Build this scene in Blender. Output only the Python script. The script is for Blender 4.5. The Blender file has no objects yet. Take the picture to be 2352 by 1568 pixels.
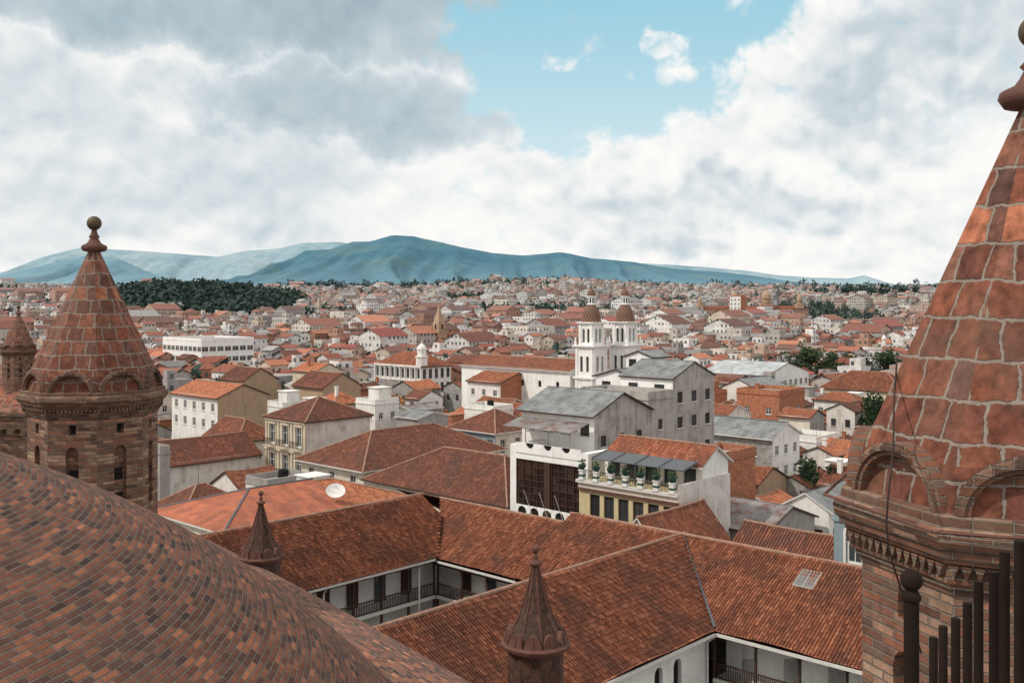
import bpy, math, random
import numpy as np
from mathutils import Vector, Euler, noise as mnoise
from mathutils.geometry import tessellate_polygon
from math import radians, sin, cos, pi
R=random.Random(7)
ANG=radians(47); CA,SA=cos(ANG),sin(ANG)
def grid(a,c): return (CA*a-SA*c, SA*a+CA*c)
def ungrid(x,y): return (CA*x+SA*y, -SA*x+CA*y)
COL=bpy.context.scene.collection
# ---------------------------------------------------------------- nodes
class NT:
    def __init__(s,tree): s.t=tree; s.n=tree.nodes; s.l=tree.links
    def put(s,sock,v):
        if v is None: return
        if hasattr(v,'links'): s.l.new(v,sock)
        else:
            try: sock.default_value=v
            except Exception:
                sock.default_value=tuple(v)+(1,) if len(v)==3 else v
    def m(s,op,a,b=None,c=None,clamp=False):
        n=s.n.new('ShaderNodeMath'); n.operation=op; n.use_clamp=clamp
        s.put(n.inputs[0],a); s.put(n.inputs[1],b); s.put(n.inputs[2],c); return n.outputs[0]
    def mr(s,v,a,b,c=0,d=1,smooth=True):
        n=s.n.new('ShaderNodeMapRange'); n.interpolation_type='SMOOTHSTEP' if smooth else 'LINEAR'
        for i,x in enumerate((v,a,b,c,d)): s.put(n.inputs[i],x)
        return n.outputs[0]
    def mix(s,f,a,b,mode='MIX'):
        n=s.n.new('ShaderNodeMix'); n.data_type='RGBA'; n.blend_type=mode
        s.put(n.inputs[0],f)
        for i,x in ((6,a),(7,b)):
            if not hasattr(x,'links'): x=tuple(x)+(1,) if len(x)==3 else x
            s.put(n.inputs[i],x)
        return n.outputs[2]
    def noise(s,vec,scale,detail=3,rough=.55,col=False):
        n=s.n.new('ShaderNodeTexNoise')
        if vec is not None: s.l.new(vec,n.inputs['Vector'])
        n.inputs['Scale'].default_value=scale; n.inputs['Detail'].default_value=detail; n.inputs['Roughness'].default_value=rough
        return n.outputs['Color' if col else 'Fac']
    def white(s,vec,col=False):
        n=s.n.new('ShaderNodeTexWhiteNoise'); n.noise_dimensions='3D'; s.l.new(vec,n.inputs['Vector']); return n.outputs['Color' if col else 'Value']
    def ramp(s,f,cols):
        n=s.n.new('ShaderNodeValToRGB'); e=n.color_ramp.elements
        k=len(cols)
        while len(e)<k: e.new(.5)
        for i,c in enumerate(cols):
            if len(c)==2: pos,c=c
            else: pos=i/max(1,k-1)
            e[i].position=pos; e[i].color=tuple(c)+(1,)
        s.put(n.inputs[0],f); return n.outputs[0]
    def comb(s,x,y,z=0):
        n=s.n.new('ShaderNodeCombineXYZ'); s.put(n.inputs[0],x); s.put(n.inputs[1],y); s.put(n.inputs[2],z); return n.outputs[0]
    def sep(s,v):
        n=s.n.new('ShaderNodeSeparateXYZ'); s.l.new(v,n.inputs[0]); return n.outputs
    def vm(s,op,a,b):
        n=s.n.new('ShaderNodeVectorMath'); n.operation=op; s.put(n.inputs[0],a); s.put(n.inputs[1],b); return n.outputs[0]
    def tc(s,k):
        if not hasattr(s,'_tc'): s._tc=s.n.new('ShaderNodeTexCoord')
        return s._tc.outputs[k]
    def pos(s):
        if not hasattr(s,'_g'): s._g=s.n.new('ShaderNodeNewGeometry')
        return s._g.outputs['Position']
    def bump(s,h,dist,strength=1):
        n=s.n.new('ShaderNodeBump'); n.inputs['Strength'].default_value=strength; n.inputs['Distance'].default_value=dist
        s.l.new(h,n.inputs['Height']); return n.outputs[0]
def newmat(name,rough=.9,spec=.2):
    m=bpy.data.materials.new(name); m.use_nodes=True; n=NT(m.node_tree); b=m.node_tree.nodes['Principled BSDF']
    b.inputs['Roughness'].default_value=rough; b.inputs['Specular IOR Level'].default_value=spec
    return m,n,b
def objrand(n): return n.n.new('ShaderNodeObjectInfo').outputs['Random']
def cell_mat(name,bw,bh,mw,pal,mortar,offset=.5,warp=0.,bump=.02,profile=False,grime=.35,patch=.0,patchcol=(.1,.06,.05),rough=.9,orand=False,rows=0,var=.27):
    m,n,b=newmat(name,rough)
    uv=n.tc('UV')
    if warp>0:
        nz=n.noise(n.pos(),1.3,2,.5,col=True)
        uv=n.vm('ADD',uv,n.vm('MULTIPLY',n.vm('SUBTRACT',nz,(.5,.5,.5)),(warp,warp,0)))
        nz=n.noise(n.pos(),7,2,.5,col=True)
        uv=n.vm('ADD',uv,n.vm('MULTIPLY',n.vm('SUBTRACT',nz,(.5,.5,.5)),(warp*.5,warp*.5,0)))
    x,y,_=n.sep(uv)
    X=n.m('DIVIDE',x,bw); Y=n.m('DIVIDE',y,bh)
    row=n.m('FLOOR',Y)
    X=n.m('ADD',X,n.m('MULTIPLY',row,offset))
    col=n.m('FLOOR',X); fx=n.m('FRACT',X); fy=n.m('FRACT',Y)
    rnd=n.white(n.comb(col,row,0)); rc=n.white(n.comb(col,row,3.3))
    if mw==0: rnd=n.m('ADD',n.m('MULTIPLY',rnd,.6),n.m('MULTIPLY',n.white(n.comb(col,7.7,1)),.4))
    c=n.ramp(rnd,pal)
    gr=n.noise(n.pos(),6,5,.65)
    c=n.mix(1,c,n.ramp(rc,[(1-var,)*3,(1+var*.8,)*3]),'MULTIPLY')
    if rows>0: c=n.mix(rows,c,n.mix(1,c,n.ramp(n.white(n.comb(row,1.7,5)),[(.4,.4,.42),(.8,.8,.8),(1.45,1.5,1.55)]),'MULTIPLY'))
    c=n.mix(1,c,n.ramp(gr,[(.25,(1-grime,)*3),(.75,(1+grime*.6,)*3)]),'MULTIPLY')
    big=n.noise(n.pos(),.35,5,.65)
    if patch>0: c=n.mix(n.m('MULTIPLY',n.mr(big,.46,.66),patch),c,patchcol)
    if orand:
        r=objrand(n); c=n.mix(1,c,n.ramp(r,[(.64,.68,.72),(1.1,1.02,.98),(.84,.87,.88),(1.2,1.15,1.1)]),'MULTIPLY')
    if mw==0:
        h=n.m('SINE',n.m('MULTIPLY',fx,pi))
        dk=n.mr(h,0,.72,.13,1.12); dk2=n.mr(fy,.0,.12,.65,1)  # occlusion-like shade and dirt painted into the tile grooves; row edges darker
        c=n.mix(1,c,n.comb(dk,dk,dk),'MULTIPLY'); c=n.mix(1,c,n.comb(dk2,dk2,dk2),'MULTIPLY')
        n.l.new(c,b.inputs['Base Color'])
        if profile: n.l.new(n.bump(n.m('ADD',h,n.m('MULTIPLY',fy,.5)),bump),b.inputs['Normal'])
    else:
        ex=n.m('MULTIPLY',n.m('MINIMUM',fx,n.m('SUBTRACT',1,fx)),bw)
        ey=n.m('MULTIPLY',n.m('MINIMUM',fy,n.m('SUBTRACT',1,fy)),bh)
        e=n.m('MINIMUM',ex,ey)
        e=n.m('ADD',e,n.m('MULTIPLY',n.m('SUBTRACT',n.noise(n.pos(),18,3,.6),.5),mw*1.3))
        k=n.mr(e,mw*.35,mw*.75)
        mc=n.mix(1,mortar,n.ramp(gr,[(.2,(.6,.6,.6)),(.8,(1.15,1.15,1.15))]),'MULTIPLY')
        c=n.mix(k,mc,c)
        n.l.new(c,b.inputs['Base Color'])
        n.l.new(n.bump(n.m('ADD',k,n.m('MULTIPLY',n.noise(n.pos(),40,3,.6),.5)),bump),b.inputs['Normal'])
    return m
def plaster(name,c,stain=.35,sc=(.25,.2,.16)):
    m,n,b=newmat(name,.92)
    p=n.pos(); x,y,z=n.sep(p)
    st=n.noise(n.comb(n.m('MULTIPLY',x,1.6),n.m('MULTIPLY',y,1.6),n.m('MULTIPLY',z,.25)),1,5,.65)
    bl=n.noise(p,.7,5,.6)
    f=n.m('MULTIPLY',n.mr(n.m('MULTIPLY',n.m('ADD',st,bl),.5),.43,.68),stain)
    cc=n.mix(f,c,sc)
    cc=n.mix(1,cc,n.ramp(n.noise(p,5,4,.6),[(.2,(.86,.86,.86)),(.8,(1.06,1.06,1.06))]),'MULTIPLY')
    n.l.new(cc,b.inputs['Base Color']); n.l.new(n.bump(n.noise(p,8,4,.6),.01),b.inputs['Normal'])
    return m
def corr(name,c,c2,period=.3,rough=.55,metal=.2):
    m,n,b=newmat(name,rough,.4); x,y,_=n.sep(n.tc('UV'))
    w=n.m('SINE',n.m('MULTIPLY',x,2*pi/period))
    sheet=n.white(n.comb(n.m('FLOOR',n.m('DIVIDE',x,.9)),n.m('FLOOR',n.m('DIVIDE',y,2.6)),1))
    g=n.noise(n.pos(),.9,5,.65)
    cc=n.mix(n.mr(g,.42,.66),c,c2)
    cc=n.mix(1,cc,n.ramp(sheet,[(.75,.75,.75),(1.12,1.12,1.12)]),'MULTIPLY')
    n.l.new(cc,b.inputs['Base Color']); n.l.new(n.bump(w,.03),b.inputs['Normal']); b.inputs['Metallic'].default_value=metal
    return m
def plain(name,c,rough=.8,metal=0,var=.15,spec=.3):
    m,n,b=newmat(name,rough,spec)
    cc=n.mix(1,c,n.ramp(n.noise(n.pos(),3,4,.6),[(.2,(1-var,)*3),(.8,(1+var,)*3)]),'MULTIPLY')
    n.l.new(cc,b.inputs['Base Color']); b.inputs['Metallic'].default_value=metal
    return m
TP=[(.12,.047,.032),(.21,.074,.042),(.30,.106,.057),(.19,.065,.039),(.40,.157,.088),(.27,.094,.051),(.095,.043,.033)]
M={}
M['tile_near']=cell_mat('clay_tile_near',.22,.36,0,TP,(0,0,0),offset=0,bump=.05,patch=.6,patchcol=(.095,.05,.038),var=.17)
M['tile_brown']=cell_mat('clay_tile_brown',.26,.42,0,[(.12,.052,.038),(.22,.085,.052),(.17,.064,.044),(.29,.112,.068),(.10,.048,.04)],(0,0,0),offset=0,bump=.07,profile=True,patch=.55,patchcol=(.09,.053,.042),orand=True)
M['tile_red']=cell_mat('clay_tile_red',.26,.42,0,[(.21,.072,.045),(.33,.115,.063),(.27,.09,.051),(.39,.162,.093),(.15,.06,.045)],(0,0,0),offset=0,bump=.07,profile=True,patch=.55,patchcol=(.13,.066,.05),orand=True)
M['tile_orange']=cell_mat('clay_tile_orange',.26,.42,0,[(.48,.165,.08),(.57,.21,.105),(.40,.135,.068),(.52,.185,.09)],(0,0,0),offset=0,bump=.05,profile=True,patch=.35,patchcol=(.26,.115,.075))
DB=[(.045,.027,.025),(.20,.072,.042),(.10,.047,.036),(.30,.105,.056),(.065,.038,.033),(.15,.06,.040),(.36,.135,.07)]
M['dome_brick']=cell_mat('dome_brick',.31,.096,.020,DB,(.165,.135,.112),offset=.5,bump=.025,patch=.28,patchcol=(.095,.072,.06))
M['vault_brick']=cell_mat('vault_brick',.30,.10,.020,[(a*1.25,b_*1.3,c*1.35) for a,b_,c in DB],(.23,.19,.155),offset=.5,warp=.02,bump=.025,patch=.25,patchcol=(.14,.105,.085))
M['brick']=cell_mat('drum_brick',.32,.092,.017,[(.125,.07,.052),(.27,.135,.083),(.19,.09,.061),(.33,.20,.13),(.14,.09,.069),(.30,.115,.067),(.36,.245,.17)],(.215,.175,.142),warp=.018,bump=.02,grime=.4,patch=.25,patchcol=(.13,.095,.073),rows=.6)
M['block']=cell_mat('cone_block',.38,.40,.030,[(.11,.048,.038),(.28,.092,.05),(.17,.062,.043),(.35,.128,.070),(.135,.067,.054),(.29,.096,.053),(.21,.10,.072)],(.27,.22,.18),offset=.37,warp=.14,bump=.012,grime=.75,patch=.45,patchcol=(.135,.095,.073))
M['block_small']=cell_mat('pinnacle_block',.2,.3,.02,[(.06,.033,.027),(.125,.053,.036),(.09,.04,.03),(.16,.07,.048)],(.14,.11,.09),offset=.37,warp=.06,bump=.02,grime=.5,patch=.5,patchcol=(.06,.046,.038))
M['brick_orange']=cell_mat('orange_brick',.32,.16,.02,[(.44,.15,.078),(.52,.20,.10),(.36,.12,.062),(.48,.17,.09)],(.34,.23,.17),bump=.01,patch=.4,patchcol=(.28,.14,.09))
M['block_grey']=cell_mat('concrete_block',.42,.2,.015,[(.33,.31,.29),(.4,.385,.36),(.28,.265,.25)],(.3,.28,.26),bump=.01,patch=.3,patchcol=(.2,.18,.16))
M['white']=plaster('white_plaster',(.80,.78,.74),.5,(.42,.37,.32))
M['whiteclean']=plaster('white_paint',(.87,.86,.83),.25)
M['cream']=plaster('cream_plaster',(.64,.55,.42),.45,(.36,.28,.21))
M['cream2']=plaster('pale_cream_plaster',(.72,.66,.56),.45,(.40,.34,.28))
M['tan']=plaster('tan_adobe',(.42,.30,.20),.5,(.25,.17,.12))
M['grey']=plaster('grey_render',(.36,.34,.32),.6,(.18,.165,.15))
M['greypeel']=plaster('peeling_grey_render',(.43,.40,.375),1,(.19,.17,.155))
M['peel']=plaster('peeling_whitewash',(.72,.68,.63),.85,(.38,.31,.27))
M['pink']=plaster('pink_plaster',(.48,.30,.23),.4)
M['blue']=plaster('pale_blue_grey_plaster',(.25,.33,.37),.35)
M['metal']=corr('grey_corrugated',(.27,.28,.28),(.17,.165,.16))
M['metal_rust']=corr('rusty_corrugated',(.28,.26,.25),(.18,.09,.07))
M['metal_red']=corr('painted_red_sheet',(.46,.14,.068),(.30,.10,.06),period=.26,rough=.8,metal=0)
M['metal_white']=corr('pale_sheet',(.5,.52,.52),(.37,.39,.39),period=.5)
M['ridge']=plain('ridge_mortar',(.32,.19,.135),.9,var=.45)
M['frame']=plain('white_frame',(.68,.67,.64),.6)
M['wood']=plain('dark_wood',(.06,.034,.025),.7,var=.3)
M['iron']=plain('dark_iron',(.05,.035,.028),.5,.4,var=.3)
M['iron_near']=plain('rusted_iron',(.020,.013,.010),.85,.0,var=.5,spec=.08)
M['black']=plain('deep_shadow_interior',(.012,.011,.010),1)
M['gold']=plain('aged_brass',(.085,.06,.035),.6,.2,var=.45)
M['stonecap']=plain('red_stone_moulding',(.12,.055,.042),.85,var=.45)
M['fascia']=plain('painted_fascia',(.62,.60,.56),.7)
M['flat']=plain('flat_concrete',(.34,.32,.29),.95,var=.35)
M['lead']=plain('grey_flashing',(.11,.12,.13),.6,.2)
M['green']=plain('dark_green_paint',(.02,.07,.055),.6)
M['yellow']=plaster('ochre_paint',(.60,.50,.29),.4)
M['cable']=plain('black_cable',(.03,.015,.012),.7)
M['tank']=plain('water_tank_plastic',(.05,.12,.2),.6)
m,n,b=newmat('window_glass',.12,.6); g=n.white(n.comb(objrand(n),0,0)); n.l.new(n.ramp(g,[(.018,.022,.026),(.07,.085,.095)]),b.inputs['Base Color']); M['glass']=m
m,n,b=newmat('bronze_glass',.15,.5); x,y,_=n.sep(n.tc('UV')); g=n.white(n.comb(n.m('FLOOR',n.m('DIVIDE',x,.85)),n.m('FLOOR',n.m('DIVIDE',y,.62)),0)); n.l.new(n.ramp(g,[(.014,.010,.009),(.035,.022,.017),(.02,.015,.013),(.06,.042,.034)]),b.inputs['Base Color']); M['bronze']=m
m,n,b=newmat('far_house_wall',.95); a=n.n.new('ShaderNodeAttribute'); a.attribute_name='col'
x,y,_=n.sep(n.tc('UV')); X=n.m('DIVIDE',x,2.3); Y=n.m('DIVIDE',y,2.8); fx=n.m('FRACT',X); fy=n.m('FRACT',Y)
rn=n.white(n.comb(n.m('FLOOR',X),n.m('FLOOR',Y),n.sep(a.outputs['Color'])[0]))
w=n.m('MULTIPLY',n.m('MULTIPLY',n.m('GREATER_THAN',fx,.3),n.m('LESS_THAN',fx,.74)),n.m('MULTIPLY',n.m('GREATER_THAN',fy,.35),n.m('LESS_THAN',fy,.78)))
w=n.m('MULTIPLY',w,n.m('LESS_THAN',rn,.72))
c=n.mix(1,a.outputs['Color'],n.ramp(n.noise(n.pos(),.6,3,.6),[(.3,(.72,.7,.68)),(.7,(1.1,1.1,1.1))]),'MULTIPLY')
n.l.new(n.mix(w,c,(.09,.10,.105)),b.inputs['Base Color']); M['farwall']=m
m,n,b=newmat('far_house_roof',.95); a=n.n.new('ShaderNodeAttribute'); a.attribute_name='col'
x,y,_=n.sep(n.tc('UV'))
c=n.mix(1,a.outputs['Color'],n.ramp(n.noise(n.pos(),1.1,4,.7),[(.3,(.6,.58,.56)),(.7,(1.25,1.2,1.2))]),'MULTIPLY')
n.l.new(c,b.inputs['Base Color']); n.l.new(n.bump(n.m('SINE',n.m('MULTIPLY',x,2*pi/.35)),.04),b.inputs['Normal']); M['farroof']=m
def leafmat(name,c1,c2,c3):
    m,n,b=newmat(name,.8); f=n.noise(n.pos(),.55,3,.6); g=n.noise(n.pos(),5,2,.5)
    n.l.new(n.mix(1,n.ramp(f,[(.3,c1),(.5,c2),(.72,c3)]),n.ramp(g,[(.3,(.6,.6,.6)),(.7,(1.4,1.4,1.4))]),'MULTIPLY'),b.inputs['Base Color']); return m
M['leaf']=leafmat('leaves_dark',(.012,.022,.012),(.03,.055,.025),(.07,.10,.04))
M['leafy']=leafmat('leaves_yellow',(.05,.06,.02),(.12,.13,.04),(.2,.19,.06))
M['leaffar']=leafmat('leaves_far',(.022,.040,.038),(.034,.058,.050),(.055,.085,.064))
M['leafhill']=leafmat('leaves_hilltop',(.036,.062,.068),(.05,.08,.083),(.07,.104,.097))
M['bark']=plain('bark',(.09,.06,.045),.95,var=.4)
# ---------------------------------------------------------------- mesh helpers
def auto_uv(me):
    n=len(me.loops)
    if n==0: return
    P=len(me.polygons)
    nr=np.zeros(P*3); me.polygons.foreach_get('normal',nr); nr=nr.reshape(-1,3)
    tot=np.zeros(P,dtype=np.int32); me.polygons.foreach_get('loop_total',tot)
    li=np.zeros(n,dtype=np.int32); me.loops.foreach_get('vertex_index',li)
    co=np.zeros(len(me.vertices)*3); me.vertices.foreach_get('co',co); co=co.reshape(-1,3)
    t=np.stack([-nr[:,1],nr[:,0],np.zeros(P)],1); l=np.linalg.norm(t,axis=1)
    t[l<.05]=(1,0,0); l[l<.05]=1; t/=l[:,None]
    s=np.cross(nr,t)
    T=np.repeat(t,tot,0); S=np.repeat(s,tot,0); p=co[li]
    uv=np.stack([(p*T).sum(1),(p*S).sum(1)],1)
    L=me.uv_layers.new(name='UVMap'); L.data.foreach_set('uv',uv.ravel())
class MB:
    def __init__(s): s.v=[]; s.f=[]; s.mi=[]
    def quad(s,*p,mi=0):
        b=len(s.v); s.v+= [tuple(q) for q in p]; s.f.append(tuple(range(b,b+len(p)))); s.mi.append(mi)
    def box(s,x0,x1,y0,y1,z0,z1,mi=0):
        b=len(s.v); s.v+=[(x0,y0,z0),(x1,y0,z0),(x1,y1,z0),(x0,y1,z0),(x0,y0,z1),(x1,y0,z1),(x1,y1,z1),(x0,y1,z1)]
        for f in ((3,2,1,0),(4,5,6,7),(0,1,5,4),(1,2,6,5),(2,3,7,6),(3,0,4,7)): s.f.append(tuple(b+i for i in f)); s.mi.append(mi)
    def tube(s,p0,p1,r,n=6,mi=0,r1=None):
        p0=Vector(p0); p1=Vector(p1); r1=r if r1 is None else r1
        d=(p1-p0).normalized(); u=d.orthogonal().normalized(); w=d.cross(u); b=len(s.v)
        for p,rr in ((p0,r),(p1,r1)):
            for i in range(n):
                a=2*pi*i/n; s.v.append(tuple(p+u*(cos(a)*rr)+w*(sin(a)*rr)))
        for i in range(n):
            j=(i+1)%n; s.f.append((b+i,b+j,b+n+j,b+n+i)); s.mi.append(mi)
        s.f.append(tuple(b+n-1-i for i in range(n))); s.mi.append(mi); s.f.append(tuple(b+n+i for i in range(n))); s.mi.append(mi)
    def lathe(s,prof,n,phase=0,cx=0,cy=0,mi=0,cap=True):
        b=len(s.v)
        for r,z in prof:
            for i in range(n):
                a=phase+2*pi*i/n; s.v.append((cx+r*cos(a),cy+r*sin(a),z))
        for k in range(len(prof)-1):
            for i in range(n):
                j=(i+1)%n; s.f.append((b+k*n+i,b+k*n+j,b+(k+1)*n+j,b+(k+1)*n+i)); s.mi.append(mi)
        if cap:
            s.f.append(tuple(b+(len(prof)-1)*n+i for i in range(n))); s.mi.append(mi)
    def poly_holes(s,L0,L1,z0,z1,holes,mp,depth=.15,mi=0,back=1,side=None):
        side=mi if side is None else side
        outer=[(L0,z0),(L1,z0),(L1,z1),(L0,z1)]; loops=[outer]+holes
        flat=[p for l in loops for p in l]
        tr=tessellate_polygon([[Vector((p[0],p[1],0)) for p in l] for l in loops])
        b=len(s.v); s.v+=[mp(u,z,0) for u,z in flat]
        for t in tr:
            a,bb,c=[flat[i] for i in t]
            ar=(bb[0]-a[0])*(c[1]-a[1])-(c[0]-a[0])*(bb[1]-a[1])
            if abs(ar)<1e-9: continue
            t=t if ar>0 else t[::-1]
            s.f.append(tuple(b+i for i in t)); s.mi.append(mi)
        for h in holes:
            k=len(h)
            for i in range(k):
                p,q=h[i],h[(i+1)%k]
                s.quad(mp(*p,0),mp(*q,0),mp(*q,depth),mp(*p,depth),mi=side)
            s.quad(*[mp(u,z,depth) for u,z in h],mi=back)
    def obj(s,name,mats,parent=None,loc=None,rotz=None,smooth=False,label=None):
        me=bpy.data.meshes.new(name); me.from_pydata(s.v,[],s.f)
        for m in mats: me.materials.append(M[m] if isinstance(m,str) else m)
        me.polygons.foreach_set('material_index',s.mi)
        me.update(); auto_uv(me)
        if smooth: me.polygons.foreach_set('use_smooth',[True]*len(me.polygons))
        return link(name,me,parent,loc,rotz,label)
def link(name,me,parent=None,loc=None,rotz=None,label=None):
    o=bpy.data.objects.new(name,me); COL.objects.link(o)
    if parent: o.parent=parent
    if loc: o.location=loc
    if rotz is not None: o.rotation_euler=(0,0,rotz)
    if label: o['label']=label
    return o
def thing(name,loc,rotz,label,cat,group=None,kind=None):
    o=bpy.data.objects.new(name,None); COL.objects.link(o); o.location=loc; o.rotation_euler=(0,0,rotz); o.empty_display_size=.5
    o['label']=label; o['category']=cat
    if group: o['group']=group
    if kind: o['kind']=kind
    return o
def tag(o,label,cat,group=None,kind=None):
    o['label']=label; o['category']=cat
    if group: o['group']=group
    if kind: o['kind']=kind
def arch(u,z,w,h,rnd=True,k=6):
    if not rnd: return [(u-w/2,z),(u+w/2,z),(u+w/2,z+h),(u-w/2,z+h)]
    sp=z+h-w/2; pts=[(u-w/2,z),(u+w/2,z)]
    for i in range(k+1):
        a=pi*i/k; pts.append((u+w/2*cos(a),sp+w/2*sin(a)))
    return pts
WC={}
def window_mesh(w,h,st):
    key=(round(w,2),round(h,2),st)
    if key in WC: return WC[key]
    mb=MB(); t=.08 if st!='b' else .16
    for x0,x1,z0,z1 in ((-w/2,-w/2+t,0,h),(w/2-t,w/2,0,h),(-w/2+t,w/2-t,0,t),(-w/2+t,w/2-t,h-t,h)):
        mb.box(x0,x1,-.04,.05,z0,z1,0)
    mb.box(-.03,.03,-.03,.04,t,h-t,0)
    mb.box(-w/2+t,-.03,-.025,.035,h*.62,h*.62+.05,0); mb.box(.03,w/2-t,-.025,.035,h*.62,h*.62+.05,0)
    mb.quad((-w/2+.02,.01,.02),(w/2-.02,.01,.02),(w/2-.02,.01,h-.02),(-w/2+.02,.01,h-.02),mi=1)
    mb.box(-w/2-.1,w/2+.1,-.24,-.13,-.1,-.002,2)
    me=bpy.data.meshes.new('window'); me.from_pydata(mb.v,[],mb.f)
    for m in ({'w':'frame','d':'wood','b':'frame'}[st],'glass','fascia'): me.materials.append(M[m])
    me.polygons.foreach_set('material_index',mb.mi); me.update(); WC[key]=me; return me
def wall_grid(mb,L,z0,z1,ops,mp,depth=.16,mi=0,flip=False):
    us=sorted({0,L}|{o[0] for o in ops}|{o[1] for o in ops}); zs=sorted({z0,z1}|{o[2] for o in ops}|{o[3] for o in ops})
    def q(*p,mi=mi):
        if flip: p=p[::-1]
        mb.quad(*p,mi=mi)
    for i in range(len(us)-1):
        for j in range(len(zs)-1):
            cu=(us[i]+us[i+1])/2; cz=(zs[j]+zs[j+1])/2
            if any(o[0]<cu<o[1] and o[2]<cz<o[3] for o in ops): continue
            q(mp(us[i],zs[j],0),mp(us[i+1],zs[j],0),mp(us[i+1],zs[j+1],0),mp(us[i],zs[j+1],0))
    for u0,u1,a,b in ops:
        for p,r in (((u0,a),(u1,a)),((u1,a),(u1,b)),((u1,b),(u0,b)),((u0,b),(u0,a))):
            q(mp(*p,0),mp(*p,depth),mp(*r,depth),mp(*r,0))
def roof_mb(x0,x1,y0,y1,ze,zr,axis='x',hip=(0,0),oh=.45,th=.16,capr=.12,sag=0):
    mb=MB(); sw=axis=='y'
    if sw: x0,x1,y0,y1=y0,y1,x0,x1
    hw=(y1-y0)/2; sl=(zr-ze)/hw
    X0=x0-(oh if hip[0] else oh*.5); X1=x1+(oh if hip[1] else oh*.5); Y0=y0-oh; Y1=y1+oh; Z=ze-oh*sl; ym=(y0+y1)/2
    h0=X0+(hw+oh if hip[0] else 0); h1=X1-(hw+oh if hip[1] else 0)
    if h1<h0: h0=h1=(h0+h1)/2
    f=lambda p:(p[1],p[0],p[2]) if sw else p
    K=4 if sag>0 and not hip[0] and not hip[1] else 1
    if K==1:
        P=[(X0,Y0,Z),(X1,Y0,Z),(X1,Y1,Z),(X0,Y1,Z),(h0,ym,zr),(h1,ym,zr)]
        F=[(0,1,5,4),(2,3,4,5)]
        if hip[0]: F.append((3,0,4))
        if hip[1]: F.append((1,2,5))
        edges=[(0,1),(2,3)]+([(3,0)] if hip[0] else [(3,4),(4,0)])+([(1,2)] if hip[1] else [(1,5),(5,2)])
        rid=[(4,5)]
    else:
        P=[];F=[];edges=[];rid=[]
        for i in range(K+1):
            X=X0+(X1-X0)*i/K; s_=sag*sin(pi*i/K)
            P+=[(X,Y0,Z-s_*.4),(X,ym,zr-s_),(X,Y1,Z-s_*.4)]
        for i in range(K):
            b=3*i; F+=[(b,b+3,b+4,b+1),(b+5,b+2,b+1,b+4)]; edges+=[(b,b+3),(b+5,b+2)]; rid.append((b+1,b+4))
        edges+=[(2,1),(1,0),(3*K,3*K+1),(3*K+1,3*K+2)]
    for q in F:
        t=[f(P[i]) for i in q]; u=[(p[0],p[1],p[2]-th) for p in t]
        if sw: t=t[::-1]
        else: u=u[::-1]
        mb.quad(*t,mi=0); mb.quad(*u,mi=2)
    for i,j in edges:
        p,q=f(P[i]),f(P[j]); mb.quad(p,q,(q[0],q[1],q[2]-th),(p[0],p[1],p[2]-th),mi=2)
    if capr>0:
        for i,j in rid:
            if (Vector(P[i])-Vector(P[j])).length>.05: mb.tube(f(P[i]),f(P[j]),capr,6,1)
        if hip[0]: mb.tube(f(P[0]),f(P[4]),capr*.9,6,1); mb.tube(f(P[3]),f(P[4]),capr*.9,6,1)
        if hip[1]: mb.tube(f(P[1]),f(P[5]),capr*.9,6,1); mb.tube(f(P[2]),f(P[5]),capr*.9,6,1)
    return mb
RECTS=[]
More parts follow.
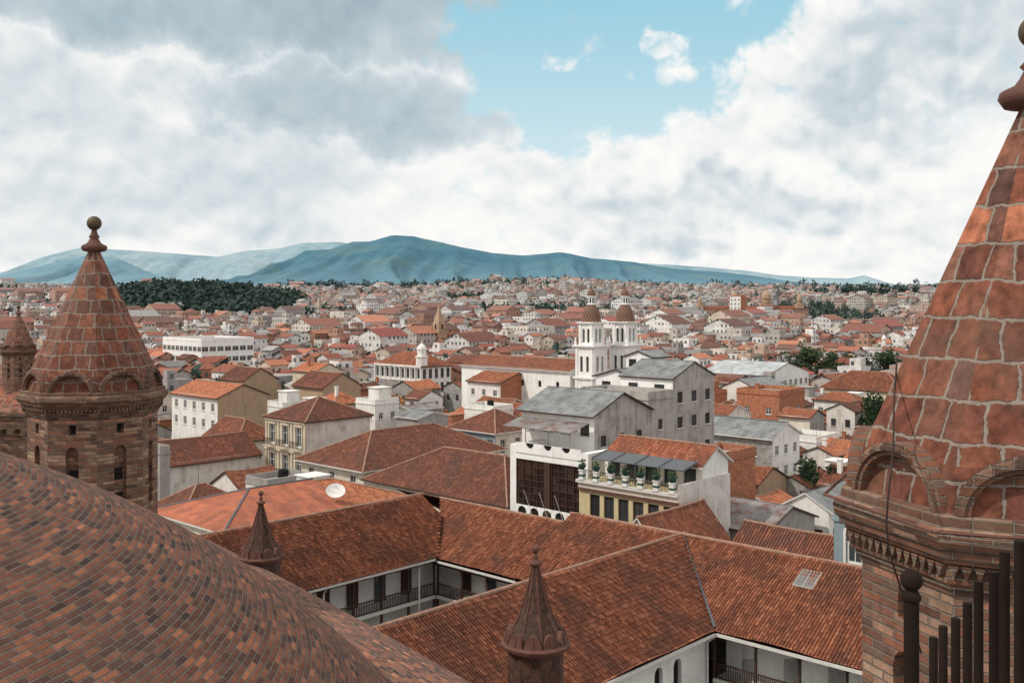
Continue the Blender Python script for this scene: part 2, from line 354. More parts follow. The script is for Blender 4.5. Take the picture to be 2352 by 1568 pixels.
def house(N,La,Lc,ze,zr,label,name='house',cat='house',roof='gable',axis='x',hip=(0,0),wall='white',tile='tile_brown',wA=None,wC=None,group=None,oh=.45,wst='w',wallA=None,excl=True,z=0,capr=.12,rot=ANG,zb=0,sag=.12,extra=True):
    e=thing(name,(N[0],N[1],z),rot,label,cat,group)
    if excl:
        a,c=ungrid(*N); RECTS.append((a,a+La,c,c+Lc))
    mb=MB(); opsA=[];opsC=[];wins=[]
    for spec,ops,L,fc in ((wA,opsA,La,'A'),(wC,opsC,Lc,'C')):
        if not spec: continue
        nc,zs,w,h=spec
        for u in [L*(i+.5)/nc for i in range(nc)]:
            for s in zs:
                ops.append((u-w/2,u+w/2,s,s+h)); wins.append((fc,u,s,w,h))
    wall_grid(mb,La,zb,ze,opsA,lambda u,zz,d:(u,d,zz),mi=1 if wallA else 0)
    wall_grid(mb,Lc,zb,ze,opsC,lambda u,zz,d:(d,u,zz),flip=True)
    mb.quad((La,0,zb),(La,Lc,zb),(La,Lc,ze),(La,0,ze)); mb.quad((La,Lc,zb),(0,Lc,zb),(0,Lc,ze),(La,Lc,ze))
    if roof=='gable':
        zt=zr-.16
        if axis=='x':
            if not hip[0]: mb.quad((0,Lc,ze),(0,0,ze),(0,Lc/2,zt))
            if not hip[1]: mb.quad((La,0,ze),(La,Lc,ze),(La,Lc/2,zt))
        else:
            if not hip[0]: mb.quad((0,0,ze),(La,0,ze),(La/2,0,zt),mi=1 if wallA else 0)
            if not hip[1]: mb.quad((La,Lc,ze),(0,Lc,ze),(La/2,Lc,zt))
        mb.obj('wall',[wall,wallA or wall],e)
        roof_mb(0,La,0,Lc,ze,zr,axis,hip,oh,capr=capr,sag=sag if 'tile' in tile else 0).obj('roof',[tile,'ridge' if 'tile' in tile else 'lead','fascia' if R.random()<.4 else 'wood'],e)
    else:
        mb.obj('wall',[wall,wallA or wall],e)
        r=MB(); r.box(-.12,La+.12,-.12,Lc+.12,ze+.002,ze+.18,1)
        t=.18; Hh=ze+.182
        for b in ((0,La,0,t),(0,La,Lc-t,Lc),(0,t,t+.002,Lc-t-.002),(La-t,La,t+.002,Lc-t-.002)): r.box(*b,Hh,Hh+.7,1)
        r.quad((t,t,Hh),(La-t,t,Hh),(La-t,Lc-t,Hh),(t,Lc-t,Hh),mi=0)
        r.obj('roof',['flat',wallA or wall],e)
    if extra and La>4 and Lc>4:
        q=R.random()
        if q<.25:
            mb=MB(); x_,y_=La*R.uniform(.2,.4),Lc*R.uniform(.2,.8); mb.box(x_-.25,x_+.25,y_-.25,y_+.25,ze,zr+.7); mb.box(x_-.33,x_+.33,y_-.33,y_+.33,zr+.701,zr+.85); mb.obj('chimney',['white' if R.random()<.5 else 'brick_orange'],e)
        elif q<.45:
            mb=MB(); x_,y_=La*R.uniform(.3,.7),Lc*R.uniform(.3,.7); zt=zr if roof=='gable' else ze+.2
            mb.tube((x_,y_,ze),(x_,y_,zt+2.4),.025,4)
            for k in range(5): mb.tube((x_-.35+.04*k,y_,zt+1.7+.15*k),(x_+.35-.04*k,y_,zt+1.7+.15*k),.014,4)
            mb.obj('antenna',['lead'],e)
        elif roof!='gable':
            mb=MB(); x_,y_=La*.6,Lc*.5
            if q<.75: mb.lathe([(.55,ze+.19),(.6,ze+.3),(.6,ze+1.2),(.5,ze+1.35),(.2,ze+1.45)],12,cx=x_,cy=y_); mb.obj('water_tank',['tank' if R.random()<.5 else 'black'],e)
            else: mb.box(x_-1.3,x_+1.3,y_-1.3,y_+1.3,ze+.184,ze+2.5); mb.box(x_-1.5,x_+1.5,y_-1.5,y_+1.5,ze+2.501,ze+2.62); mb.obj('stair_hut',[wall],e)
    for fc,u,s,w,h in wins:
        me=window_mesh(w,h,wst)
        if fc=='A': link('window',me,e,(u,.13,s))
        else: link('window',me,e,(.13,u,s),-pi/2)
    return e
# ---------------------------------------------------------------- terrain
def H(x,y):
    t=min(1,max(0,(y-400)/1500)); s=t*t*(3-2*t)
    b=(48-10*min(1,(abs(x-80)/1000)))*s
    b+=11*math.exp(-((x+330)/120)**2-((y-1060)/130)**2)
    b+=(12*sin(x/150+y/230)+8*sin(x/73+1)+6*sin(y/120))*s*(1-.65*t)
    return b
ys=[-80,-20,40,100,160,230,300,380]+[425+i*40 for i in range(42)]+[2150,2400,2900,3700,4500,6000,9000,13000]
xs=[-9000,-6000,-4000,-3000,-2400]+[-2000+i*50 for i in range(81)]+[2400,3000,4000,6000,9000]
V=[(x,y,H(x,y)) for y in ys for x in xs]; nx=len(xs)
F=[(j*nx+i,j*nx+i+1,(j+1)*nx+i+1,(j+1)*nx+i) for j in range(len(ys)-1) for i in range(nx-1)]
mb=MB(); mb.v=V; mb.f=F; mb.mi=[0]*len(F)
m,n,b=newmat('ground',.95); p=n.pos(); f=n.noise(p,.02,5,.65); g=n.noise(p,.5,4,.6)
c1=n.mix(g,(.10,.09,.08),(.19,.165,.14)); c2=n.ramp(f,[(.35,(.06,.09,.055)),(.5,(.12,.15,.085)),(.65,(.22,.21,.14))])
n.l.new(n.mix(n.mr(n.sep(p)[1],350,1000,.12,.9),c1,c2),b.inputs['Base Color'])
o=mb.obj('ground',[m],smooth=True); o['kind']='structure'; o['label']='flat city ground rising to a low green hill'; o['category']='ground'
def mountain(name,prof,D,depth,c1,c2,c3,haze,label,seed):
    px=[p[0] for p in prof]; pz=[p[1] for p in prof]; NX=420; NT_=66
    V=[];F=[]
    for j in range(NT_):
        t=j/(NT_-5)
        for i in range(NX):
            x=px[0]+(px[-1]-px[0])*i/(NX-1); pr=np.interp(x,px,pz)
            tt=min(t,1); y=D-depth*(1-t)
            wx=x+180*mnoise.noise(Vector((x/500,t*2.5,seed)))*(1-tt)*2
            n1=mnoise.fractal(Vector((x/300+seed,t*2.2,seed)),1,2,7)
            n2=abs(mnoise.noise(Vector((wx/230,t*.8,seed+5))))+.6*abs(mnoise.noise(Vector((wx/95,t*1.6,seed+8))))
            f=tt**1.1 if t<=1 else 1-(t-1)*2
            z=20+(pr-20)*f-(n2*.7*(pr-20))*f*(1-tt)*1.8+n1*24*f*(.22+.78*(1-tt))
            V.append((x,y,z))
    for j in range(NT_-1):
        for i in range(NX-1): F.append((j*NX+i,j*NX+i+1,(j+1)*NX+i+1,(j+1)*NX+i))
    mb=MB(); mb.v=V; mb.f=F; mb.mi=[0]*len(F)
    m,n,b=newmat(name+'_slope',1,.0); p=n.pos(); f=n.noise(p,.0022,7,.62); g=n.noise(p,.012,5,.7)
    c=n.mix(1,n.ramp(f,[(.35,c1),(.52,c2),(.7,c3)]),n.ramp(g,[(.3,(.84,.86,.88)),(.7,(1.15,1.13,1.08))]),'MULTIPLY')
    c=n.mix(n.mr(n.sep(p)[2],340,10,0,.62),c,haze)  # aerial haze painted into the blue slope colour, thickest at the foot
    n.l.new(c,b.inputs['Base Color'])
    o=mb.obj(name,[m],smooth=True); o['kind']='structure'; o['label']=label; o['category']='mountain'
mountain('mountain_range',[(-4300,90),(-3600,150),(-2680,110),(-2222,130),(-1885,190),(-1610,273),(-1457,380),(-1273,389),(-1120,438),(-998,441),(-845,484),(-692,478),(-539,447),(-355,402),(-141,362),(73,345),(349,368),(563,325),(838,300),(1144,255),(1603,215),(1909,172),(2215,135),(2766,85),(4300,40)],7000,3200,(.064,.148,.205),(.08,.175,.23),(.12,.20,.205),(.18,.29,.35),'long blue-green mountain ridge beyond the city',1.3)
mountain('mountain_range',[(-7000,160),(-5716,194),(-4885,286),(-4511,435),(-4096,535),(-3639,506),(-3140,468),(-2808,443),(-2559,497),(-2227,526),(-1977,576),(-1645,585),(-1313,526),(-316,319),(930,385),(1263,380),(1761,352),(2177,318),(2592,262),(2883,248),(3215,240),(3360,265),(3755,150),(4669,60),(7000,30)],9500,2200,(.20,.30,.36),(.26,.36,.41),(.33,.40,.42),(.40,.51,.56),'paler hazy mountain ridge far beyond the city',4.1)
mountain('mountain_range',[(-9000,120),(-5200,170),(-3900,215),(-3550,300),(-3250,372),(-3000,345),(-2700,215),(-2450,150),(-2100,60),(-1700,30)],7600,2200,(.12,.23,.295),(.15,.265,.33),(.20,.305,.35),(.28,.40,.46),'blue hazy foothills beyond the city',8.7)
# ---------------------------------------------------------------- cathedral
CATH=thing('cathedral',(-14,20,0),0,'brick cathedral with domed roof and conical turrets','cathedral')
CL=lambda x,y,z:(x+14,y-20,z)
Rd=18.53; DC=(-14.68,13.28,8.18); course=.096; la_s=radians(28); nC=int(Rd*radians(60)/course); V=[];F=[];UV=[]; SEG=120
a0,a1=radians(-110),radians(105)
for k in range(nC):
    la0=la_s+k*course/Rd; la1=la0+course/Rd*1.0005; lm=(la0+la1)/2
    per=max(8,round(2*pi*Rd*cos(lm)/.31))*.31; jit=R.random(); b=len(V)
    for i in range(SEG+1):
        az=a0+(a1-a0)*i/SEG
        V.append((Rd*cos(la0)*cos(az),Rd*cos(la0)*sin(az),Rd*sin(la0))); V.append((Rd*cos(la1)*cos(az),Rd*cos(la1)*sin(az),Rd*sin(la1)))
    v0,v1=(k+.002)*course,(k+.998)*course
    for i in range(SEG):
        F.append((b+2*i,b+2*i+2,b+2*i+3,b+2*i+1))
        u0=(a0+(a1-a0)*i/SEG)/(2*pi)*per+jit; u1=(a0+(a1-a0)*(i+1)/SEG)/(2*pi)*per+jit
        UV+=[(u0,v0),(u1,v0),(u1,v1),(u0,v1)]
me=bpy.data.meshes.new('dome'); me.from_pydata(V,[],F); me.materials.append(M['dome_brick']); me.update()
me.uv_layers.new(name='UVMap').data.foreach_set('uv',np.array(UV).ravel())
link('dome',me,CATH,CL(*DC))
mb=MB(); mb.box(-9,12.9,-18,22,0,16.7,0)
mb.obj('nave_wall',['brick'],CATH,(0,0,0),radians(36))
V=[];F=[];UV=[]; NL=80; NA=40
for i in range(NL+1):
    yy=-18+40*i/NL; bul=.3*(1-((yy-0)/20)**2); r=2.0+bul
    for j in range(NA+1):
        a=radians(-20)+radians(200)*j/NA
        V.append((11.6+r*cos(a),yy,16.9+r*sin(a)))
for i in range(NL):
    for j in range(NA):
        b=i*(NA+1)+j; F.append((b,b+NA+1,b+NA+2,b+1))
        u0,u1=i*40/NL,(i+1)*40/NL; v0,v1=2.3*radians(200)*j/NA,2.3*radians(200)*(j+1)/NA
        UV+=[(u0,v0),(u1,v0),(u1,v1),(u0,v1)]
me=bpy.data.meshes.new('vault_roof'); me.from_pydata(V,[],F); me.materials.append(M['vault_brick']); me.update()
me.uv_layers.new(name='UVMap').data.foreach_set('uv',np.array(UV).ravel()); me.polygons.foreach_set('use_smooth',[True]*len(me.polygons))
link('vault_roof',me,CATH,(0,0,0),radians(36))
def turret(loc,s,drum,phase,small=False,name='turret',ball=.20):
    e=bpy.data.objects.new(name,None); COL.objects.link(e); e.parent=CATH; e.location=CL(*loc); e.scale=(s,s,s); e['label']='octagonal brick turret with conical roof and ball finial'
    mb=MB(); rv=1.69 if not small else 1.45; ap=rv*cos(pi/8); w=2*rv*sin(pi/8)
    for i in range(8):
        ph=phase+pi/8+i*pi/4; cx,sx=cos(ph),sin(ph)
        def mp(u,z,d,cx=cx,sx=sx): return ((ap-d)*cx-u*sx,(ap-d)*sx+u*cx,z)
        holes=[] if small else [arch(0,-3.2,.34,1.75),arch(0,-1.14,.2,.28,False)]
        mb.poly_holes(-w/2,w/2,-drum,-.7 if not small else -.4,holes,mp,depth=.12,mi=0,back=1,side=0)
        if not small:
            for (za,zb,hw) in ((-2.4,-2.08,.12),(-1.11,-.89,.08),(-2.95,-2.75,.12)):
                mb.quad(mp(-hw,za,.115),mp(hw,za,.115),mp(hw,zb,.115),mp(-hw,zb,.115),mi=2)
    mb.obj('drum',['brick' if not small else 'block_small','brick','black'],e)
    if small:
        mb=MB(); mb.lathe([(1.4,-.45),(1.55,-.40),(1.55,-.30),(1.75,-.22),(1.8,-.05),(1.7,.05),(1.5,.07)],16,phase); mb.obj('cornice',['stonecap'],e)
        # ring of rounded leaves at the foot of the cone
        mb=MB()
        for i in range(10):
            a=phase+2*pi*i/10; ca,sa=cos(a),sin(a)
            P0_=[]
            for k in range(9):
                g=pi*k/8; u=.46*cos(g); z=.05+.62*sin(g)
                P0_.append(((1.58-.12*sin(g))*ca-u*sa,(1.58-.12*sin(g))*sa+u*ca,z))
            mb.quad(*P0_); 
            for k in range(8):
                p,q=P0_[k],P0_[k+1]; mb.quad(p,q,(q[0]*.82,q[1]*.82,q[2]),(p[0]*.82,p[1]*.82,p[2]))
            mb.tube((1.60*ca,1.60*sa,.1),(1.48*ca,1.48*sa,.62),.045,5,r1=.02)
        mb.obj('leaf_crown',['stonecap'],e)
        prof=[(1.42,.05),(1.35,.4),(1.02,.95),(.72,1.7),(.45,2.6),(.25,3.3),(.13,3.85)]
        mb=MB(); mb.lathe(prof,8,phase)
        for i in range(8):
            a=phase+2*pi*i/8
            for (r0,z0),(r1,z1) in zip(prof,prof[1:]): mb.tube((r0*cos(a),r0*sin(a),z0),(r1*cos(a),r1*sin(a),z1),.055,5,mi=1,r1=.05)
        mb.obj('cone_roof',['block_small','stonecap'],e)
    else:
        mb=MB(); prof=[(1.66,-.74),(1.72,-.72),(1.72,-.67),(1.76,-.66),(1.76,-.61),(1.80,-.60),(1.80,-.42),(1.86,-.41),(1.86,-.36),(1.92,-.35),(1.92,-.30),(1.96,-.27),(1.98,-.21),(1.98,-.15),(1.95,-.10),(1.90,-.08),(1.90,.0),(1.6,.02)]
        mb.lathe(prof,8,phase)
        for i in range(8):
            ph=phase+pi/8+i*pi/4; cx,sx=cos(ph),sin(ph); A=1.80*cos(pi/8); W=2*1.80*sin(pi/8)
            for k in range(13):
                u=-W/2+W*(k+.5)/13
                def pt(uu,d,z): return ((A+d)*cx-uu*sx,(A+d)*sx+uu*cx,z)
                a,b_,c_=pt(u-.045,.0,-.43),pt(u+.045,.0,-.43),pt(u,.0,-.56); a2,b2,c2=pt(u-.045,.05,-.43),pt(u+.045,.05,-.43),pt(u,.05,-.56)
                mb.quad(a2,c2,b2); mb.quad(a,c_,c2,a2); mb.quad(b_,b2,c2,c_); mb.quad(a,a2,b2,b_)
        mb.obj('cornice',['brick'],e)
        mb=MB(); A=1.80*cos(pi/8)
        for i in range(8):
            ph=phase+pi/8+i*pi/4; cx,sx=cos(ph),sin(ph)
            def mp(u,z,d): return ((A+d)*cx-u*sx,(A+d)*sx+u*cx,z)
            K=14; ro,ri,zs=.64,.50,.86
            for k in range(K):
                g0,g1=pi*k/K,pi*(k+1)/K
                o0,o1=(ro*cos(g0),ro*sin(g0)*zs),(ro*cos(g1),ro*sin(g1)*zs); i0,i1=(ri*cos(g0),ri*sin(g0)*zs),(ri*cos(g1),ri*sin(g1)*zs)
                mb.quad(mp(*i0,.03),mp(*o0,.03),mp(*o1,.03),mp(*i1,.03))
                mb.quad(mp(*o0,.03),mp(*o0,-.5),mp(*o1,-.5),mp(*o1,.03))
                mb.quad(mp(*i0,-.09),mp(*i0,.03),mp(*i1,.03),mp(*i1,-.09))
                m0,m1=(.55*cos(g0),.55*sin(g0)*zs),(.55*cos(g1),.55*sin(g1)*zs)
                m2,m3=(.60*cos(g0),.60*sin(g0)*zs),(.60*cos(g1),.60*sin(g1)*zs)
                mb.quad(mp(*m0,.06),mp(*m2,.06),mp(*m3,.06),mp(*m1,.06)); mb.quad(mp(*m2,.06),mp(*m2,.03),mp(*m3,.03),mp(*m3,.06)); mb.quad(mp(*m0,.03),mp(*m0,.06),mp(*m1,.06),mp(*m1,.03))
            pts=[(ri*cos(pi*k/K),ri*sin(pi*k/K)*zs) for k in range(K+1)]
            mb.quad(*[mp(u,z,-.09) for u,z in pts],mi=1)
            mb.quad(mp(-.16,.1,-.085),mp(.16,.1,-.085),mp(.16,.14,-.085),mp(-.16,.14,-.085),mi=2); mb.quad(mp(-.1,.24,-.085),mp(.1,.24,-.085),mp(.1,.28,-.085),mp(-.1,.28,-.085),mi=2)
        mb.obj('arch_crown',['brick','brick','black'],e)
        mb=MB(); mb.lathe([(1.76,0),(1.68,.42),(.14,3.85)],8,phase)
        mb.obj('cone_roof',['block'],e)
    mb=MB(); mb.lathe([(.13,3.8),(.30,3.84),(.35,3.92),(.33,3.99),(.2,4.05),(.15,4.12),(.11,4.2),(.15,4.24),(.10,4.3),(.07,4.4),(.08,4.46)],16)
    mb.obj('finial',['stonecap'],e,smooth=True)
    mb=MB(); mb.lathe([(.03,4.44)]+[(ball*sin(pi*k/12),4.42+ball-ball*cos(pi*k/12)) for k in range(1,12)]+[(.002,4.42+2*ball)],20)
    mb.obj('ball',['gold' if not small else 'stonecap'],e,smooth=True)
    return e
turret((-11.75,28,25.55),1,7,radians(-65))
turret((5.66,10.75,25.95),1.08,5.5,radians(-118)+pi/8,ball=.165)
turret((-8.7,34.5,19.2),.46,3.6,.3,True,'pinnacle')
turret((.6,25.2,19.4),.5,12,.2,True,'pinnacle')
turret((-23.3,47,25.7),.43,5,.2,False,'turret')
mb=MB(); mb.box(-40,-21.6,45,60,0,22.2,0); mb.box(-40.2,-21.4,44.8,60.2,22.202,22.5,0); mb.box(-40.1,-21.5,44.9,60.1,22.502,22.8,0); mb.box(-40.3,-21.3,44.7,60.3,22.802,23.0,0)
mb.quad((-40.3,44.7,23.0),(-21.3,44.7,23.0),(-23,47.5,24.3),(-40.3,47.5,24.3),mi=1); mb.quad((-21.3,44.7,23),(-21.3,60,23),(-23,58,24.3),(-23,47.5,24.3),mi=1); mb.quad((-40.3,47.5,24.3),(-23,47.5,24.3),(-23,58,24.3),(-40.3,58,24.3),mi=1)
for k in range(30): mb.box(-40+k*.62,-40+k*.62+.3,44.6,44.79,22.0,22.2,0)
mb.v=[(x+14,y-20,z) for x,y,z in mb.v]; mb.obj('transept',['brick','block'],CATH)
RECTS.append((-30,60,10,75)); RECTS.append((-40,40,10,95))
mb=MB(); pts=[(4.35,11.25,27.35),(3.95,10.3,26.95),(3.6,9.4,26.6),(3.42,9.0,26.4),(3.36,8.9,26.2),(3.34,8.88,26.0),(3.36,8.88,25.8),(3.42,8.9,25.6),(3.5,8.95,25.4),(3.58,9,25.2),(3.72,9.05,24.8)]
for p,q in zip(pts,pts[1:]): mb.tube(p,q,.010,5)
o=mb.obj('lightning_cable',['cable']); tag(o,'thin dark cable hanging down the brick turret','cable')
mb=MB()
ring=[(5.66+2.23*cos(a),10.75+2.23*sin(a),25.86+.03*sin(3*a)) for a in [radians(-118)+pi/8+i*pi/4 for i in range(9)]]
for p,q in zip(ring,ring[1:]): mb.tube(p,q,.018,5)
o=mb.obj('rope',['stonecap']); tag(o,'rusty cable wrapped around the turret cornice','cable')
RAIL=thing('iron_railing',(1.36,3,25.3),0,'dark rusty iron railing with a ball-topped newel post','railing')
for k in range(11):
    y=3.22-.08*k; zt=26.90+(3.22-y)*.84+R.uniform(-.015,.015)
    mb=MB(); mb.tube((0,0,-.3),(0,0,zt-25.3),.0135,10)
    mb.obj('baluster',['iron_near'],RAIL,(R.uniform(-.006,.006),y-3,0))
mb=MB(); mb.tube((0,0,-.3),(0,0,1.72),.025,14); mb.lathe([(.025,1.69),(.031,1.70),(.031,1.712),(.020,1.73)]+[(.037*sin(pi*k/10),1.763-.037*cos(pi*k/10)) for k in range(2,10)]+[(.001,1.80)],16)
mb.obj('newel_post',['iron_near'],RAIL,(-.02,.34,0))
for z0,z1 in ((1.12,1.72),(.3,.95)):
    mb=MB(); mb.tube((0,.36,z0),(0,-.8,z1),.009,8); mb.obj('rail',['iron_near'],RAIL)
# ---------------------------------------------------------------- courtyard mansion
MAN=thing('courtyard_mansion',(12.3,72.3,0),ANG,'colonial courtyard building with terracotta tile roofs and wooden balconies','building')
def tilefield(O,e,s,L,W,cond):
    O=np.array(O,float); e=np.array(e,float); s=np.array(s,float); s/=np.linalg.norm(s); n=np.cross(e,s)
    if n[2]<0: n=-n
    per,rowh,k=.22,.36,6
    nc=int(L/per)+1; nr=int(math.ceil(W/rowh))
    u=np.arange(nc*k+1)*per/k
    v=np.array([x for j in range(nr) for x in (j*rowh+.002,(j+1)*rowh-.002)]); v=np.minimum(v,W)
    fy=np.array([x for j in range(nr) for x in (0,1)])
    UU,VV=np.meshgrid(u,v); FY=np.repeat(fy[:,None],len(u),1)
    rs=np.random.RandomState(int(abs(O[0]*7+O[1]*13))+3)
    colj=np.repeat(rs.rand(nc+1)*.03,k)[:len(u)]
    rowid=np.repeat(np.arange(nr),2); cj=rs.rand(nr,nc+1)*.025; cellj=np.repeat(cj,k,axis=1)[:, :len(u)][rowid]
    h=.085*np.abs(np.sin(pi*UU/per))+.035*FY+colj[None,:]*.5+cellj
    wav=.07*np.sin(UU*.9+O[0])*np.sin(VV*.8+1)+.06*np.sin(UU*.33)
    P=O+UU[...,None]*e+VV[...,None]*s+(h+wav)[...,None]*n
    nv,nu=UU.shape
    idx=np.arange(nv*nu).reshape(nv,nu)
    q=np.stack([idx[:-1,:-1],idx[:-1,1:],idx[1:,1:],idx[1:,:-1]],-1)
    C=(P[:-1,:-1]+P[1:,1:])/2
    q=q[cond(C[...,0],C[...,1])]
    uvq=np.stack([UU,VV],-1).reshape(-1,2)
    me=bpy.data.meshes.new('roof')
    me.vertices.add(nv*nu); me.vertices.foreach_set('co',P.reshape(-1))
    nq=len(q); me.loops.add(nq*4); me.polygons.add(nq)
    me.loops.foreach_set('vertex_index',q.reshape(-1).astype(np.int32)); me.polygons.foreach_set('loop_start',np.arange(nq)*4); me.polygons.foreach_set('loop_total',np.full(nq,4))
    me.update(calc_edges=True)
    me.uv_layers.new(name='UVMap').data.foreach_set('uv',uvq[q.reshape(-1)].ravel())
    me.materials.append(M['tile_near'])
    return link('roof',me,MAN)
sl=(7.5-11)/6.9
tilefield((-36,0,11),(1,0,0),(0,-1,sl),36,8.1,lambda x,y:x<y+.1)
tilefield((-36,0,11),(1,0,0),(0,1,sl),36,8.1,lambda x,y:x<-y+.1)
tilefield((0,-34,11),(0,1,0),(-1,0,sl),44,8.1,lambda x,y:np.where(y<0,y<x+.1,y>-x-.1))
tilefield((0,-34,11),(0,1,0),(1,0,sl),44,8.1,lambda x,y:x>-5)
s2=(7.3-10.3)/6
tilefield((-.5,10,10.3),(0,1,0),(-1,0,s2),15.6,7.0,lambda x,y:y<x+25.6)
tilefield((-.5,10,10.3),(0,1,0),(1,0,s2),21,7.0,lambda x,y:x>-5)
s3=(7.5-11)/6
tilefield((-46,25,11),(1,0,0),(0,-1,s3),43,7.3,lambda x,y:x<y-25.4)
tilefield((-46,25,11),(1,0,0),(0,1,s3),43,7.3,lambda x,y:y>0)
for p,q in (((-36,0,11.08),(0,0,11.08)),((0,-34,11.08),(0,10,11.08)),((-.5,10,10.38),(-.5,25,10.38)),((-46,25,11.08),(-3,25,11.08))):
    mb=MB(); p=Vector(p);q=Vector(q);n_=int((q-p).length/.45)
    for i in range(n_): mb.tube(p.lerp(q,i/n_),p.lerp(q,(i+1)/n_+.01),.14,7,r1=.11)
    mb.obj('ridge_cap',['ridge'],MAN)
for qd in (((-.1,-.3,11.16),(.1,-.05,11.16),(-6.95,-7.12,7.64),(-7.15,-7.05,7.64)),((-.25,.1,11.14),(-.05,.2,11.14),(-6.9,7.15,7.62),(-7.1,7.0,7.62))):
    mb=MB(); mb.quad(*qd); mb.obj('valley_flashing',['lead'],MAN)
for bx_ in ((-36,-7.3,-7.32,-7.2,7.12,7.3),(-7.32,-7.2,-34,-7.35,7.12,7.3),(-46,-6.9,18.75,18.87,7.1,7.28),(-6.92,-6.8,10,18.7,6.95,7.1),(-36,-7.2,7.2,7.32,7.12,7.3)):
    mb=MB(); mb.box(*bx_,0); mb.obj('gutter',['fascia'],MAN)
for bx_ in ((-36,-6.5,-7.1,7.1,7.0,7.1),(-6.49,7.1,-34,10,6.98,7.08),(-6.7,6,10.01,25,6.7,6.8),(-46,-2,18.9,31,6.96,7.06)):
    mb=MB(); mb.box(*bx_); mb.obj('soffit',['wood'],MAN)
mb=MB()
holes=[arch(x,3.6,.85,2.6) for x in (-10,-12,-19,-22,-25,-28)]
mb.poly_holes(-36,-6.6,0,7.0,holes,lambda u,z,d:(u,-6.3+d,z),depth=.25,back=1)
mb.box(-36,-6.8,6.0,6.3,0,6.95,0)
mb.box(-46,-4.5,21.5,21.8,0,6.9,0); mb.box(-4.2,-3.9,6.5,21.4,0,6.7,0); mb.box(-4.5,-4.2,-34,-6.4,0,6.9,0)
mb.box(6.2,6.5,-34,30,0,7,0); mb.box(-46,5.9,30.2,30.5,0,7,0); mb.box(-6.5,5.9,-34.3,-34.02,0,7,0)
mb.obj('wall',['whiteclean','black'],MAN)
def gallery(p0,p1,inner,zs,H_):
    p0=Vector(p0);p1=Vector(p1);d=(p1-p0);L=d.length;d.normalize();nn=Vector(inner)
    def bx(mb,c,lu,lv,z0,z1,mi=0):
        a=c-d*lu/2; pts=[a,a+d*lu,a+d*lu+nn*lv,a+nn*lv]
        lo=[(p.x,p.y,z0) for p in pts]; hi=[(p.x,p.y,z1) for p in pts]
        for f in ((lo[0],lo[1],hi[1],hi[0]),(lo[1],lo[2],hi[2],hi[1]),(lo[2],lo[3],hi[3],hi[2]),(lo[3],lo[0],hi[0],hi[3]),tuple(hi),tuple(lo[::-1])): mb.quad(*f,mi=mi)
    mb=MB(); bx(mb,p0+d*L/2-nn*.05,L,2.6,zs-.25,zs,1); mb.obj('balcony',['wood','fascia'],MAN)
    n_=int(L/2.6)
    for i in range(n_+1):
        c=p0+d*(L*i/n_)+nn*.05
        mb=MB(); bx(mb,c,.16,.16,0,zs-.26); bx(mb,c,.14,.14,zs-.26,H_); bx(mb,c-nn*.02,.3,.2,H_-.25,H_-.1); mb.obj('column',['wood'],MAN)
    nb=int(L/.16); mb=MB()
    for i in range(nb): bx(mb,p0+d*(L*(i+.5)/nb)+nn*.08,.045,.045,zs+.08,zs+.92)
    bx(mb,p0+d*L/2+nn*.06,L,.09,zs+.92,zs+1.0); bx(mb,p0+d*L/2+nn*.06,L,.09,zs+.04,zs+.1)
    mb.obj('railing',['wood'],MAN)
    for i in range(n_):
        c=p0+d*(L*(i+.5)/n_)+nn*1.9
        for z0 in (.05,zs+.02):
            mb=MB(); bx(mb,c,1.05,.08,z0,z0+2.15); mb.obj('door',['wood' if (i+int(z0))%3 else 'glass'],MAN)
gallery((-42,19.4),(-6.4,19.4),(0,1),4.1,6.9)
gallery((-6.3,8),(-6.3,19.3),(1,0),4.1,6.7)
gallery((-6.4,-30),(-6.4,-6.6),(1,0),4.1,6.9)
for x in (-17.5,-8.2):
    mb=MB(); mb.tube((x,18.8,7.2),(x,19.3,6.6),.07,8); mb.tube((x,19.3,6.6),(x,19.3,0),.07,8); mb.obj('downpipe',['frame'],MAN)
mb=MB(); mb.tube((-7.1,-7.4,7.2),(-6.9,-6.5,6.5),.06,8); mb.tube((-6.9,-6.5,6.5),(-6.9,-6.5,0),.06,8); mb.obj('downpipe',['frame'],MAN)
mb=MB(); x0,x1,y0,y1=-2.6,-1.2,-11.4,-10.1; zz=lambda x:11+x*(3.5/6.9)
mb.quad((x0,y0,zz(x0)+.22),(x0,y1,zz(x0)+.22),(x1,y1,zz(x1)+.22),(x1,y0,zz(x1)+.22),mi=1)
for a,b_ in (((x0,y0),(x0,y1)),((x0,y1),(x1,y1)),((x1,y1),(x1,y0)),((x1,y0),(x0,y0)),((x0,(y0+y1)/2),(x1,(y0+y1)/2))):
    mb.tube((a[0],a[1],zz(a[0])+.2),(b_[0],b_[1],zz(b_[0])+.2),.05,6)
m_,n_,b_=newmat('skylight_glass',.35,.4); b_.inputs['Base Color'].default_value=(.16,.16,.155,1); M['sky']=m_
mb.obj('skylight',['flat','sky'],MAN)
RECTS.append((61.2-46,61.2+7.5,40.3-36,40.3+31))
